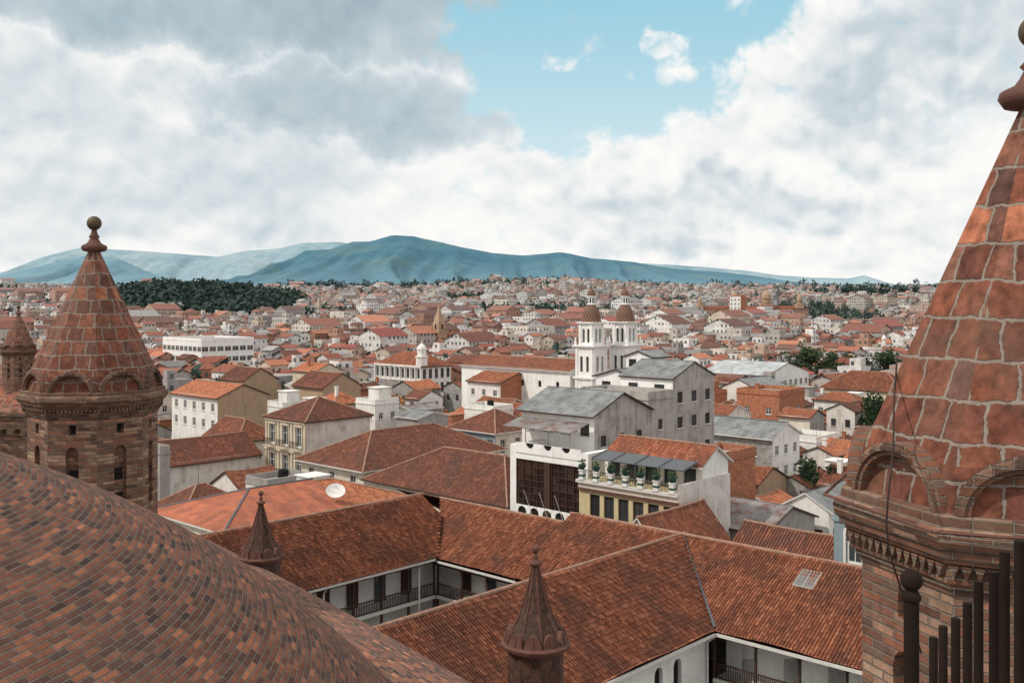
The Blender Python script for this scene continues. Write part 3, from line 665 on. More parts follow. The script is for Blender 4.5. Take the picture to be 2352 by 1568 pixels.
# ---------------------------------------------------------------- specific houses
x,y=grid(44,73.5)
house((x,y),13,12.5,9,10.8,'low building with wide painted orange sheet hipped roof',tile='metal_red',hip=(1,0),wall='cream2',name='building',cat='building',extra=False)
x,y=grid(57.2,73.5)
house((x,y),8,12,8.7,10.6,'low house with orange tiled roof',tile='tile_orange',hip=(0,1),wall='white',name='house',extra=False)
x,y=grid(61.2+1,40.3+1.5); house((x,y),9,6,8.2,11.5,'house with red clay tile gable behind the courtyard building',tile='tile_red',wall='white',excl=False,extra=False)
house((-17.4,116.7),23,12.4,8.5,11.6,'long cream house with brown tile hip roof and balcony windows',hip=(1,1),wall='cream2',wA=(6,[5.0],1.1,2.1),wC=(3,[5.0],1.1,2.3),oh=.8,extra=False)
house((-.5,99.4),12,21.5,8,11.2,'cream two-storey house with weathered brown tile roof',axis='y',hip=(1,1),wall='cream2',wA=(3,[4.6],1,1.7),wC=(6,[4.6],1.0,1.7),wst='d',oh=.8,extra=False)
house((-42.8,123),13.4,8,7.8,10.2,'house with peeling whitewashed wall and brown tile roof',axis='x',wall='peel',tile='tile_brown')
house((-45.7,154.5),9,14.2,13,14.8,'tall white building with small windows and orange roof',axis='y',wall='white',wallA='tan',tile='tile_orange',wC=(5,[8.0,10.6],1,1.3),name='building',cat='building')
x,y=grid(49,90); house((x,y),9,8,6.5,9,'low house with brown tile roof and white walls',wall='white',hip=(1,1),wC=(2,[3.6],.9,1.3))
house((-38.9,110),1.2,8,11,11.4,'narrow grey block with small windows',roof='flat',wall='grey',wC=(2,[3,6,8.8],.9,1.2))
house((-38.6,140),7,9,8.4,10.8,'house with patched brown and orange tile roof',axis='y',hip=(1,0),wall='cream2',wA=(3,[5.2],1,1.4),tile='tile_red')
house((-22,160),5,5,11.2,11.8,'small white rooftop block with flat slab roof',roof='flat',wall='white',wA=(2,[8.8],.9,1.1),wC=(2,[8.8],.9,1.1))
x,y=grid(97.5,94); house((x,y),9,9,10.2,12.6,'house with brown tile roof and pale blue upper facade',hip=(1,1),wall='blue',wallA='cream2',wC=(4,[7],1,2),wA=(3,[7],1,2))
house((-2.2,190),10,9,12.4,14,'exposed orange brick house with tile gable',axis='y',wall='white',wallA='brick_orange',tile='tile_red',wC=(3,[9.6],1,1.2))
house((-53.9,200),8,9,12.0,14.3,'tan gabled adobe house with brown tile roof',axis='y',wall='tan',tile='tile_brown')
house((-36,190),9,10,11.5,14,'adobe house with dark brown tile roof',axis='y',wall='tan',tile='tile_brown')
house((-32,180),6,6,9.5,11.4,'small house with bright orange tile roof',hip=(1,1),wall='cream',tile='tile_orange')
house((-45.9,232),8,9,11.5,13.2,'house with bright orange sheet roof',axis='y',wall='cream',tile='tile_orange')
house((34,130),7.5,16,10.2,11.8,'three-storey white house with grey metal roof and dark windows',axis='y',wall='block_grey',wallA='white',tile='metal',wA=(3,[2,4.8,7.6],1.0,1.3),wC=(3,[7.4],.9,1.2),oh=.6)
house((19.3,95),7.8,4,12.4,13,'bare orange brick house wall with flat top',roof='flat',wall='brick_orange',extra=False)
house((21.7,85),9,8,8.3,9.8,'low shed with patched rusty metal roof',axis='y',wall='grey',tile='metal_rust',capr=.05,extra=False)
x,y=grid(69,32.6); house((x,y),7.6,9,7.4,10,'long low house with dark brown tile roof',axis='y',wall='tan',tile='tile_brown',extra=False)
house((29.3,92),8,4.6,8.7,10,'white house with corrugated grey roof',axis='x',wall='white',tile='metal',wA=(3,[5.6],1,1.2),wC=(2,[5.6],1,1.1),wst='d',capr=.05)
x,y=grid(69,26); e=house((x,y),7,6.3,12.0,12.8,'pale blue-grey house with tall white-framed arched window',roof='flat',wall='blue',wC=(2,[9.1],1.25,2.2),wst='b',extra=False)
for u in (6.3/4,6.3*3/4):
    mb=MB(); P_=[(u+.62*cos(pi*k/10),11.3+.5*sin(pi*k/10)) for k in range(11)]; Q_=[(u+.82*cos(pi*k/10),11.3+.68*sin(pi*k/10)) for k in range(11)]
    for k in range(10): mb.quad((-.1,*P_[k]),(-.1,*Q_[k]),(-.1,*Q_[k+1]),(-.1,*P_[k+1])); mb.quad((-.1,*Q_[k]),(-.002,*Q_[k]),(-.002,*Q_[k+1]),(-.1,*Q_[k+1]))
    mb.quad(*[(-.012,*p) for p in P_],mi=1)
    mb.box(-.1,-.002,u-.82,u-.64,9.0,11.3); mb.box(-.1,-.002,u+.64,u+.82,9.0,11.3); mb.obj('window_surround',['frame','black'],e)
house((44.3,165),9,8,12.2,13,'orange brick house with flat roof',roof='flat',wall='brick_orange',wA=(2,[9],1,1.1),wC=(2,[9],1,1.1))
house((84,215),10,18.4,8.4,12,'long cream hall with terracotta tile roof',axis='y',hip=(1,1),wall='cream',tile='tile_red',name='building',cat='building')
house((61.3,240),22,18,10,12.6,'white hall with pale metal roof and row of windows',axis='y',wall='whiteclean',tile='metal_white',wA=(8,[6.8],1.3,1.5),wC=(7,[6.8],1.3,1.5),name='building',cat='building',capr=.05)
house((52,205),12,12,9,11.6,'white house with grey metal roof',axis='x',wall='white',tile='metal',wA=(4,[6],1.2,1.2),wC=(4,[6],1.2,1.2))
e=house((-26.5,128),10.5,9,12.6,15,'ornate cream three-storey building with french windows and carved facade',axis='y',hip=(1,1),wall='cream2',wallA='peel',wC=(3,[1.4,5.2,9.0],1.3,2.5),name='building',cat='building',oh=.4,extra=False)
mb=MB()
for zc in (4.3,8.15,12.1): mb.box(-.35,-.003,-.1,9.1,zc,zc+.28)
for u in (0.12,3,6,8.88):
    mb.box(-.18,-.004,u-.2,u+.2,.2,4.29); mb.box(-.18,-.004,u-.17,u+.17,4.6,8.14); mb.box(-.18,-.004,u-.15,u+.15,8.45,12.09)
for u in (1.5,4.5,7.5):
    for s in (1.4,5.2,9.0):
        mb.box(-.14,-.004,u-.85,u-.68,s,s+2.6); mb.box(-.14,-.004,u+.68,u+.85,s,s+2.6); mb.box(-.22,-.004,u-.95,u+.95,s+2.62,s+2.85)
        mb.quad(*[(-.12,u+.5*cos(t),s+2.86+.38*sin(t)) for t in [pi*k/8 for k in range(9)]])
mb.obj('facade_moulding',['cream'],e)
for u in (1.5,4.5,7.5):
    for s in (5.1,8.9):
        mb=MB(); mb.box(-.9,-.36,u-1,u+1,s-.16,s-.04,1)
        for k in range(11): mb.box(-.88,-.84,u-.98+k*.19,u-.95+k*.19,s-.03,s+.8)
        mb.box(-.9,-.82,u-1,u+1,s+.8,s+.86); mb.obj('balcony',['iron','cream'],e)
# ---- modern building with bronze glass
B3=thing('modern_building',(7.0,91.5,0),ANG,'white modern office building with bronze glass facade and roof terrace','building'); RECTS.append((71,77,57,67.5)); B3.scale=(1,1.14,1)
mb=MB()
mb.box(.25,5.1,0.3,8.3,0,13.2,0); mb.box(0,5.2,-.001,.7,0,13.9,0); mb.box(0,5.2,7.9,8.6,0,13.9,0); mb.box(-.1,.9,.702,7.898,12.6,13.0,0); mb.box(0,.24,.702,7.898,0,7.2,0)
mb.obj('wall',['whiteclean'],B3)
mb=MB(); mb.quad((.1,7.88,7.4),(.1,.72,7.4),(.1,.72,12.58),(.1,7.88,12.58)); mb.obj('glass_facade',['bronze'],B3)
mb=MB()
for k in range(10): y_=.72+7.16*k/9; mb.box(-.0,.09,y_-.035,y_+.035,7.4,12.58)
for k in range(9): z_=7.4+5.14*k/8; mb.box(.02,.095,.75,7.85,z_-.03,z_+.03)
mb.box(-.14,.0,4.0,4.6,7.4,12.58); mb.obj('mullion',['wood'],B3)
for base,zb in ((0,7.2),(1,13.2)):
    mb=MB()
    holes=[arch(1.5+i*1.4,zb+.1,1.0,.75) for i in range(5)] if base==0 else [[(u-.45,zb+.98)]+[(u-.45*cos(t),zb+.98-.5*sin(t)) for t in [pi*k/8 for k in range(1,8)]]+[(u+.45,zb+.98)] for u in (2.3,4.3,6.3)]
    mb.poly_holes(.71,7.89,zb,zb+1.0,holes,lambda u,z,d,bb=base:(-.16+bb*.1+d,u,z),depth=.12,back=1)
    mb.obj('parapet',['whiteclean','black'],B3)
for i in range(3):
    mb=MB(); mb.tube((-.1,2.4+i*1.7,6.9),(-1.4,2.5+i*1.7,9.9),.03,6); mb.obj('flagpole',['frame'],B3)
# ---- grey composite block
house((8,97),9,9.5,17.0,18.8,'white penthouse floor with grey corrugated roof and peeling side wall',name='building',cat='building',axis='y',wall='whiteclean',wallA='greypeel',tile='metal',wA=(3,[13.6],.9,1.1),wC=(4,[14.7],1.15,1.25),oh=.7,capr=.05,wst='d',extra=False)
x,y=grid(76.4+9.02,60.3); house((x,y),4.5,9,17.6,18.5,'grey rendered middle block with flat roof',name='building',cat='building',roof='flat',wall='greypeel',wallA='greypeel',wA=(1,[11.5,14.4],.8,1.1),wst='d',extra=False)
x,y=grid(90,60.3); house((x,y),8.3,7,19.7,21.3,'tall grey rendered block with sloping metal roof and scattered windows',name='building',cat='building',axis='y',wall='whiteclean',wallA='greypeel',tile='metal',wA=(3,[8.2,11.2,14.2,16.9],1.0,1.2),wC=(2,[17.9],1.3,1.0),wst='d',oh=.25,capr=.05,extra=False)
x,y=grid(93.5,67.5); house((x,y),5,6,19.2,20.0,'white upper floor with windows and grey metal roof',name='building',cat='building',axis='x',wall='whiteclean',tile='metal',wC=(2,[17.4],1.3,1.1),wst='d',oh=.5,capr=.05,extra=False)
x,y=grid(96.4,67.6); house((x,y),3.6,3.6,21.5,22.1,'white rooftop room with windows and grey metal roof',name='building',cat='building',axis='x',wall='whiteclean',tile='metal',wA=(1,[20.1],1.4,.95),wC=(2,[20.1],1.1,.95),wst='d',oh=.4,capr=.05,zb=18,extra=False,excl=False)
mb=MB(); mb.quad((-.6,0,16.1),(-3.4,0,15.4),(-3.4,9,15.4),(-.6,9,16.1)); mb.quad((-.6,0,16.05),(-.6,9,16.05),(-3.4,9,15.35),(-3.4,0,15.35))
for y_ in (.3,3,6,8.7): mb.tube((-3.2,y_,13.2),(-3.2,y_,15.4),.05,6)
o=mb.obj('canopy',['metal_rust'],None,(7.9,96.9,0),ANG); tag(o,'thin metal canopy over a roof terrace','canopy')
# ---- terrace building
B4=thing('terrace_building',(13.65,81.3,0),ANG,'cream building with roof terrace, green planters and dark canopy','building'); RECTS.append((68.7,77,45.5,56))
mb=MB(); ops=[(1.0+i*1.55-.55,1.0+i*1.55+.55,8.9,11.0) for i in range(6)]+[(1.0+i*1.55-.5,1.0+i*1.55+.5,5,7.6) for i in range(6)]
wall_grid(mb,10.5,0,12,ops,lambda u,z,d:(d,u,z),flip=True,depth=.3,mi=0)
wall_grid(mb,8,0,12.9,[],lambda u,z,d:(u,d,z),mi=1)
mb.quad((8,0,0),(8,10.5,0),(8,10.5,12),(8,0,12)); mb.quad((8,10.5,0),(0,10.5,0),(0,10.5,12),(8,10.5,12)); mb.quad((0,.0,12),(8,0,12),(8,10.5,12),(0,10.5,12),mi=0)
mb.quad((0,.2,12),(0,.2,12.9),(8,.2,12.9),(8,.2,12),mi=1); mb.quad((0,0,12.9),(8,0,12.9),(8,.2,12.9),(0,.2,12.9),mi=1); mb.quad((0,0,12),(0,0,12.9),(0,.2,12.9),(0,.2,12),mi=1)
mb.obj('wall',['yellow','peel'],B4)
for i in range(6):
    link('window',window_mesh(1.1,2.1,'d'),B4,(.2,1.0+i*1.55,8.9),-pi/2)
mb=MB(); mb.box(-.4,-.003,-.05,10.6,11.95,12.2,1); mb.box(-.25,-.004,0,10.5,11.3,11.5,2); mb.box(-.15,-.004,0,10.5,11.502,11.94,0); mb.box(-.12,-.004,0,10.5,8.3,8.5,0)
mb.obj('cornice',['cream2','fascia','stonecap'],B4)
for i in range(7):
    u=.5+i*1.58
    mb=MB(); mb.box(-.46,-.0,u-.27,u+.27,12.21,12.32,0); mb.box(-.42,-.04,u-.22,u+.22,12.321,13.0,0); mb.box(-.425,-.035,u-.225,u+.225,12.5,12.68,1); mb.box(-.47,.01,u-.28,u+.28,13.001,13.1,0)
    mb.lathe([(.18,13.1),(.34,13.4),(.36,13.42),(.36,13.52)],8,cx=-.23,cy=u,mi=1)
    for k in range(90):
        a=R.random()*6.28; r=R.random()*.42; z0=13.45+R.random()*.55; c=Vector((-.23+r*cos(a),u+r*sin(a),z0)); d1=Vector((R.gauss(0,1),R.gauss(0,1),R.gauss(0,1))).normalized()*.11; d2=d1.orthogonal().normalized()*.06
        mb.quad(c-d1,c+d2,c+d1,c-d2,mi=2)
    o=mb.obj('planter',['frame','green','leaf'],None,(13.65,81.3,0),ANG); tag(o,'white pedestal with dark green planter and leaves on a terrace edge','planter','planters along the terrace')
mb=MB()
for k in range(60): mb.box(.06,.09,.3+k*.17,.33+k*.17,12.2,13.0)
mb.box(.05,.11,.25,10.4,13.0,13.05); mb.obj('railing',['iron'],B4)
mb=MB(); mb.quad((1.4,.4,13.85),(3.6,.4,14.35),(3.6,10.3,14.35),(1.4,10.3,13.85)); mb.quad((1.4,.4,13.8),(1.4,10.3,13.8),(3.6,10.3,14.3),(3.6,.4,14.3))
for y_ in (.5,3,5.5,8,10.2): mb.tube((1.5,y_,12),(1.5,y_,13.85),.05,6); mb.tube((1.4,y_,13.91),(3.6,y_,14.41),.04,5)
mb.obj('canopy',['lead'],B4)
mb=MB(); wall_grid(mb,10.3,12.01,14.1,[(i*2+.6,i*2+1.9,12.1,13.8) for i in range(5)],lambda u,z,d:(3.7+d,u+.15,z),flip=True); mb.quad((3.7,.22,12.01),(8,.22,12.01),(8,.22,14.1),(5.85,.22,15.3),(3.7,.22,14.1)); mb.quad((3.95,.5,12.05),(3.95,10,12.05),(3.95,10,13.9),(3.95,.5,13.9),mi=1); mb.obj('upper_room',['whiteclean','glass'],B4)
roof_mb(3.7,8.2,.1,10.4,14.1,15.5,'y',(0,0),.3).obj('roof',['tile_red','ridge','fascia'],B4)
# ---- church
CH=thing('church',(0,0,0),0,'white church with twin bell towers and brown patterned domes','church')
a,c=ungrid(10.8,186); RECTS.append((a-2,a+22,c-10,c+30))
mb=MB(); holes=[arch(u,11.4,.8,1.3) for u in (3,7.5,12,16.5,21,25.5)]
mb.poly_holes(0,29,0,14.9,holes,lambda u,z,d:(d,u,z),back=1,depth=.25); mb.quad((0,0,0),(11,0,0),(11,0,14.9),(5.5,0,16.3),(0,0,14.9)); mb.quad((11,29,0),(0,29,0),(0,29,14.9),(5.5,29,16.3),(11,29,14.9))
mb.box(-.2,-.003,0,29,14.4,14.7)
mb.obj('nave_wall',['whiteclean','black'],CH,(10.8,186,0),ANG)
roof_mb(0,11,0,29,14.9,16.7,'y',(0,0),.5,sag=.1).obj('nave_roof',['tile_red','ridge','fascia'],CH,(10.8,186,0),ANG)
m,n,b=newmat('patterned_dome',.7); x_,y_,z_=n.sep(n.tc('Object')); az=n.m('ARCTAN2',y_,x_)
f1=n.m('SINE',n.m('ADD',n.m('MULTIPLY',az,8),n.m('MULTIPLY',z_,3.5))); f2=n.m('SINE',n.m('SUBTRACT',n.m('MULTIPLY',az,8),n.m('MULTIPLY',z_,3.5)))
k=n.mr(n.m('MINIMUM',n.m('ABSOLUTE',f1),n.m('ABSOLUTE',f2)),.08,.26,1,0)
n.l.new(n.mix(k,(.12,.055,.038),(.36,.25,.17)),b.inputs['Base Color']); M['pattern']=m
def ctower(x,y,s=1,zt=0):
    e=bpy.data.objects.new('bell_tower',None); COL.objects.link(e); e.parent=CH; e.location=(x,y,zt); e.rotation_euler=(0,0,ANG); e.scale=(s,s,1)
    mb=MB()
    def stage(ap,z0,z1,holes,dp=.35):
        for i in range(4):
            ph=i*pi/2; cx,sx=cos(ph),sin(ph)
            mb.poly_holes(-ap,ap,z0,z1,holes,lambda u,z,d,cx=cx,sx=sx:((ap-d)*cx-u*sx,(ap-d)*sx+u*cx,z),depth=dp,back=1)
            for u in (-ap+.3,ap-.3):
                def q(u_,d,z): return ((ap+d)*cx-u_*sx,(ap+d)*sx+u_*cx,z)
                w=.22; mb.quad(q(u-w,.12,z0),q(u+w,.12,z0),q(u+w,.12,z1),q(u-w,.12,z1)); mb.quad(q(u-w,0,z0),q(u-w,.12,z0),q(u-w,.12,z1),q(u-w,0,z1)); mb.quad(q(u+w,.12,z0),q(u+w,0,z0),q(u+w,0,z1),q(u+w,.12,z1))
        mb.quad((-ap,-ap,z1),(ap,-ap,z1),(ap,ap,z1),(-ap,ap,z1))
    stage(1.95,0,13.5,[arch(0,9.8,1.0,2.4)]); mb.box(-2.25,2.25,-2.25,2.25,13.5,13.9)
    stage(1.9,13.9,19.2,[arch(-.65,14.8,.6,2.9),arch(.65,14.8,.6,2.9)]); mb.box(-2.15,2.15,-2.15,2.15,19.2,19.45); mb.box(-2.35,2.35,-2.35,2.35,19.452,19.7)
    stage(1.5,19.7,23.6,[arch(-.5,20.2,.55,2.6),arch(.5,20.2,.55,2.6)]); mb.box(-1.75,1.75,-1.75,1.75,23.6,23.8); mb.box(-1.9,1.9,-1.9,1.9,23.802,24.0)
    for sx in (-1.9,1.9):
        for sy in (-1.9,1.9): mb.lathe([(.2,19.7),(.25,20.2),(.12,20.5),(.18,20.7),(.02,21.2)],8,cx=sx,cy=sy)
    mb.obj('shaft',['whiteclean','black'],e)
    mb=MB(); mb.lathe([(1.75,24.0),(1.7,24.15),(1.6,24.6),(1.52,25.2),(1.38,25.8),(1.1,26.5),(.85,26.95),(.75,27.2)],16); mb.obj('dome',['pattern'],e)
    mb=MB(); mb.lathe([(.8,27.2),(.85,27.3),(.64,27.35),(.64,28.6),(.8,28.7),(.8,28.85)],8)
    for i in range(8):
        a=i*pi/4+pi/8; mb.quad(*[(.605*cos(a)-u*sin(a),.605*sin(a)+u*cos(a),z) for u,z in ((-.12,27.5),(.12,27.5),(.12,28.45),(-.12,28.45))],mi=1)
    mb.obj('lantern',['whiteclean','black'],e)
    mb=MB(); mb.lathe([(.76,28.85),(.74,29.1),(.6,29.6),(.35,30.0),(.12,30.2),(.1,30.5)],12); mb.obj('dome',['pattern'],e)
    mb=MB(); mb.tube((0,0,30.4),(0,0,31.4),.06,6); mb.tube((-.3,0,31.05),(.3,0,31.05),.05,6); mb.obj('cross',['iron'],e)
ctower(14.8,185.8,1.1); ctower(21.5,189.5,1.1,0)
e=house((-20.1,221),9,16,13.5,16.2,'white ornate colonial building with arcaded balconies and corner turret',name='building',cat='building',axis='y',hip=(1,1),wall='white',tile='tile_red',wA=(5,[7.4,10.6],1,2.1),wC=(9,[7.4,10.6],1,2.1),wst='d',extra=False)
mb=MB(); mb.box(-.5,-.003,-.2,16,10,10.3); mb.box(-.5,-.003,-.2,16,13.1,13.45)
for k in range(10): mb.box(-.4,-.004,k*1.77-.12,k*1.77+.12,6.5,9.99); mb.box(-.4,-.004,k*1.77-.12,k*1.77+.12,10.3,13.09)
mb.lathe([(1.3,13.5),(1.3,15.3),(1.5,15.4),(1.5,15.6),(1.0,15.65),(1.0,17),(1.15,17.1),(1.0,17.6),(.5,18.2),(.12,18.5),(.08,19.3)],8,cx=.8,cy=.8)
mb.obj('facade_moulding',['white'],e)
mb=MB(); mb.lathe([(.001,0),(.3,.03),(.6,.12),(.9,.28)],20,cap=False)
rot=Euler((radians(35),radians(10),0)).to_matrix()
mb.v=[tuple(rot@Vector(v)+Vector((0,0,1.15))) for v in mb.v]
tip=rot@Vector((0,0,.75))+Vector((0,0,1.15)); mb.tube((0,0,0),(0,0,1.2),.04,8); mb.tube(tuple(rot@Vector((.7,0,.2))+Vector((0,0,1.15))),tuple(tip),.02,5); mb.tube(tuple(rot@Vector((-.7,0,.2))+Vector((0,0,1.15))),tuple(tip),.02,5)
mb.tube(tuple(tip),tuple(tip+Vector((0,0,.08))),.06,8)
x,y=grid(56.4,75); o=mb.obj('satellite_dish',['frame'],None,(x,y,9.05)); tag(o,'white satellite dish on a pole on the orange sheet roof','satellite dish')
# ---------------------------------------------------------------- trees
def crown_mesh(seed,h,r,nq,q,lobes=9,mat='leaf'):
    rr=random.Random(seed); V=[];F=[]
    L=[(rr.gauss(0,.42)*r,rr.gauss(0,.42)*r,h*(.45+.42*rr.random()),r*(.32+.3*rr.random())) for _ in range(lobes)]
    for _ in range(nq):
        cx,cy,cz,cr=rr.choice(L); d=Vector((rr.gauss(0,1),rr.gauss(0,1),rr.gauss(0,1))).normalized(); rad=cr*(rr.random()**.4)
        c=Vector((cx,cy,cz))+Vector((d.x,d.y,d.z*.8))*rad
        a=Vector((rr.gauss(0,1),rr.gauss(0,1),rr.gauss(0,1))).normalized()*q*(.5+rr.random()*.7); b_=a.orthogonal().normalized()*q*.6
        k=len(V); V+=[tuple(c-a),tuple(c+b_),tuple(c+a),tuple(c-b_)]; F.append((k,k+1,k+2,k+3))
    me=bpy.data.meshes.new('crown'); me.from_pydata(V,[],F); me.materials.append(M[mat]); return me
def trunk_mesh(seed,h,r):
    rr=random.Random(seed); mb=MB(); mb.tube((0,0,-.3),(0.1,0,h*.55),.22*h/10,7,r1=.13*h/10)
    for _ in range(6):
        a=rr.random()*6.28; z=h*(.3+.25*rr.random()); mb.tube((.06,0,z),(cos(a)*r*.55,sin(a)*r*.55,h*(.6+.25*rr.random())),.09*h/10,5,r1=.03)
    me=bpy.data.meshes.new('trunk'); me.from_pydata(mb.v,[],mb.f); me.materials.append(M['bark']); return me
TV=[(trunk_mesh(i,10,3.6),crown_mesh(i*7+1,10,3.7,1300,.3)) for i in range(4)]
TY=(trunk_mesh(9,10,3.2),crown_mesh(77,10,3.4,1100,.3,mat='leafy'))
def tree(x,y,h,w=1,v=None,z=0,label='leafy green tree among tiled houses'):
    v=v or R.choice(TV); e=thing('tree',(x,y,z),R.random()*6,label,'tree','trees among the city houses')
    s=h/10; e.scale=(s*w,s*w,s)
    link('trunk',v[0],e); link('crown',v[1],e)
tree(57,210,11.5,1,TY,label='yellow-green tree beside a white hall')
tree(36,121,9.5,.8); tree(38.5,119,8.5,.9); tree(58.3,160,14,.75,label='tall dark tree between tiled roofs'); tree(61,163,12,.7)
for px,h in ((86,12),(90,14),(95,13),(100,11),(106,12.5),(112,13),(118,11)): tree(px,300+R.random()*15,h,1.1)
tree(-22,172,12,.7); tree(-24.5,173,11,.6)
# ---------------------------------------------------------------- generic houses
walls_=['white','white','cream2','white','cream','tan','grey','brick_orange','white','peel','cream2','block_grey','peel','brick_orange']
tiles_=['tile_brown','tile_red','tile_brown','tile_red','tile_brown','tile_orange','metal','metal_rust','tile_brown','tile_red','tile_orange']
wn={'white':'white','cream2':'pale cream','cream':'cream','tan':'tan adobe','grey':'grey rendered','brick_orange':'orange brick','pink':'pink','peel':'whitewashed','block_grey':'grey block'}
tn={'tile_brown':'brown tile','tile_red':'red clay tile','tile_orange':'orange tile','metal':'grey metal','metal_rust':'rusty metal'}
cand=[]
a=20; ai=0
while a<330:
    c=-60; wa=R.uniform(5.2,8); ci=0
    street_a=(ai%10==9)
    while c<330:
        wc=R.uniform(5,8.5)
        if not street_a and ci%11!=10:
            cx,cy=grid(a+wa/2,c+wc/2); x,y=grid(a,c)
            if cy>84 and cy<325 and abs(cx/cy)<.545:
                if not any(a<r[1] and a+wa>r[0] and c<r[3] and c+wc>r[2] for r in RECTS): cand.append((cy,x,y,wa,wc))
        c+=wc+(0 if R.random()<.8 else 1.5); ci+=1
    a+=wa+(.0 if R.random()<.6 else 1.2) if not street_a else 7; ai+=1
cand.sort(); print('cand',len(cand))
used=0; CUT=325
for cy,x,y,wa,wc in cand:
    if R.random()<.05 and cy>125:
        cx=x+CA*wa/2-SA*wc/2; tree(cx,cy,R.uniform(7,10),.8); continue
    if used>=262: CUT=cy; break
    used+=1
    w=R.choice(walls_); t=R.choice(tiles_)
    ze=R.choice([3.4,5.6,6,6.4,6.8,5]) if cy<150 else R.choice([3.5,6,6.4,7,8.8,6.2,9.6,5])
    La=wa-.1-R.random()*.8; Lc=wc-.1-R.random()*.8
    flat=R.random()<.22
    ax=R.choice('xy'); hp=(1,1) if R.random()<.15 else (0,0)
    rise=(Lc if ax=='x' else La)/2*R.uniform(.38,.55)*(.5 if 'metal' in t else 1)
    zs=[s for s in (1.1,3.9,6.7) if s+1.4<ze][-2:]
    nA=int(La/2.3) if R.random()<.75 else 0; nC=int(Lc/2.3) if R.random()<.85 else 0
    if cy>200: zs=zs[-1:]
    house((x,y),La,Lc,ze,ze+rise,'%s house with %s roof'%(wn[w],'flat' if flat else tn[t]),roof='flat' if flat else 'gable',axis=ax,hip=hp,wall=w,tile=t,
        wA=(nA,zs,R.choice([.9,1,1.2]),1.3) if nA and zs else None,wC=(nC,zs,R.choice([.9,1,1.2]),1.3) if nC and zs else None,wst=R.choice('wwd'),group='houses of the old town',excl=False,oh=.4,capr=.1 if cy<200 else 0,
        wallA=R.choice([None,None,'brick_orange','grey','peel']),sag=.2)
print('individual',used,'to',CUT)
# ---------------------------------------------------------------- far houses
WCOL=[(.78,.77,.74),(.68,.63,.55),(.82,.81,.79),(.46,.26,.19),(.52,.48,.44),(.42,.22,.15),(.60,.50,.40),(.38,.36,.35),(.74,.72,.70),(.58,.42,.33)]
RCOL=[(.28,.10,.068),(.21,.085,.06),(.34,.13,.085),(.16,.078,.06),(.27,.11,.075),(.46,.19,.115),(.26,.25,.245),(.32,.095,.078),(.18,.09,.072),(.40,.40,.385)]
V=[];F=[];MI=[];CO=[]
def addf(p,mi,col):
    b=len(V); V.extend(p); F.append(tuple(range(b,b+len(p)))); MI.append(mi); CO.extend([col]*len(p))
def forest(x,y): 
    return ((x+305+(y-980)*.2)/(95))**2+((y-980)/190)**2+.7*mnoise.noise(Vector((x/60,y/60,5)))<1
treespots=[]
def addhouse(x,y,z,La,Lc,h,rot,flat):
    ca,sa=cos(rot),sin(rot)
    T=lambda u,v,w:(x+ca*u-sa*v,y+sa*u+ca*v,z+w)
    hz=min(.36,max(0,(y-280)/1600*.42)); HZ=(.46,.49,.51)  # distance haze blended into the wall and roof colours
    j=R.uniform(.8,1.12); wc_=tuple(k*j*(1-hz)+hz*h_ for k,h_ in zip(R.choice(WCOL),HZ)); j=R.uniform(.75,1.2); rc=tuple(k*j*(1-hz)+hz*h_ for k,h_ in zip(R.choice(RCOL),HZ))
    c=[(0,0),(La,0),(La,Lc),(0,Lc)]
    for i in range(4):
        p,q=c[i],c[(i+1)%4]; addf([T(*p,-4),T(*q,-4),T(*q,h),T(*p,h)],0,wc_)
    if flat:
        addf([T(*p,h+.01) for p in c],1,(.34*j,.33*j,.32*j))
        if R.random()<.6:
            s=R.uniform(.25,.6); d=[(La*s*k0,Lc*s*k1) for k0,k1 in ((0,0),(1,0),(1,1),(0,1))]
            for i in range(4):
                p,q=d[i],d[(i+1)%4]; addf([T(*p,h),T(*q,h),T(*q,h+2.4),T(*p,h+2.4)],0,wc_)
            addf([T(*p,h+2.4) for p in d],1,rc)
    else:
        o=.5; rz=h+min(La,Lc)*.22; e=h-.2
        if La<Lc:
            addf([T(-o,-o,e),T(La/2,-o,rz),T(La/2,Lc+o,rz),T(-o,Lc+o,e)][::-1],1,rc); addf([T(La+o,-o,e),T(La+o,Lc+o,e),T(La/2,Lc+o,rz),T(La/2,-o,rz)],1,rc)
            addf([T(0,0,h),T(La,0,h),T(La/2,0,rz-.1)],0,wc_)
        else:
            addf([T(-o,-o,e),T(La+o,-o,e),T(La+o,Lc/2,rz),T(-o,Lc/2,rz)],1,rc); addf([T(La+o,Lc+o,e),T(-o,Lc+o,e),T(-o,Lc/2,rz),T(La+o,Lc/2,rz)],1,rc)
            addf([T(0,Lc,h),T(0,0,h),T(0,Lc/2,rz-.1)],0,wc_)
a=100
while a<1300:
    c=-900
    while c<1300:
        x,y=grid(a,c)
        if CUT-3<y<780 and abs(x/y)<.56 and not any(a<r[1] and a+8>r[0] and c<r[3] and c+8>r[2] for r in RECTS):
            if a%100<6 or (c+1000)%108<6: pass
            elif R.random()<(.93 if y<450 else .88):
                La=R.uniform(5,8.5);Lc=R.uniform(5,8.5); hh=R.choice([3.5,6,6.3,6.5,9,9,5.5,11.5 if y>420 else 6])
                if R.random()<.025 and y>400: La,Lc,hh=R.uniform(14,24),R.uniform(13,20),R.uniform(10,16)
                addhouse(x+R.uniform(-.9,.9),y+R.uniform(-.9,.9),H(x,y),La,Lc,hh,ANG+R.gauss(0,.05),R.random()<.38)
            else: treespots.append((x,y,R.uniform(6,11)))
        c+=8.3
    a+=8.3
y=780
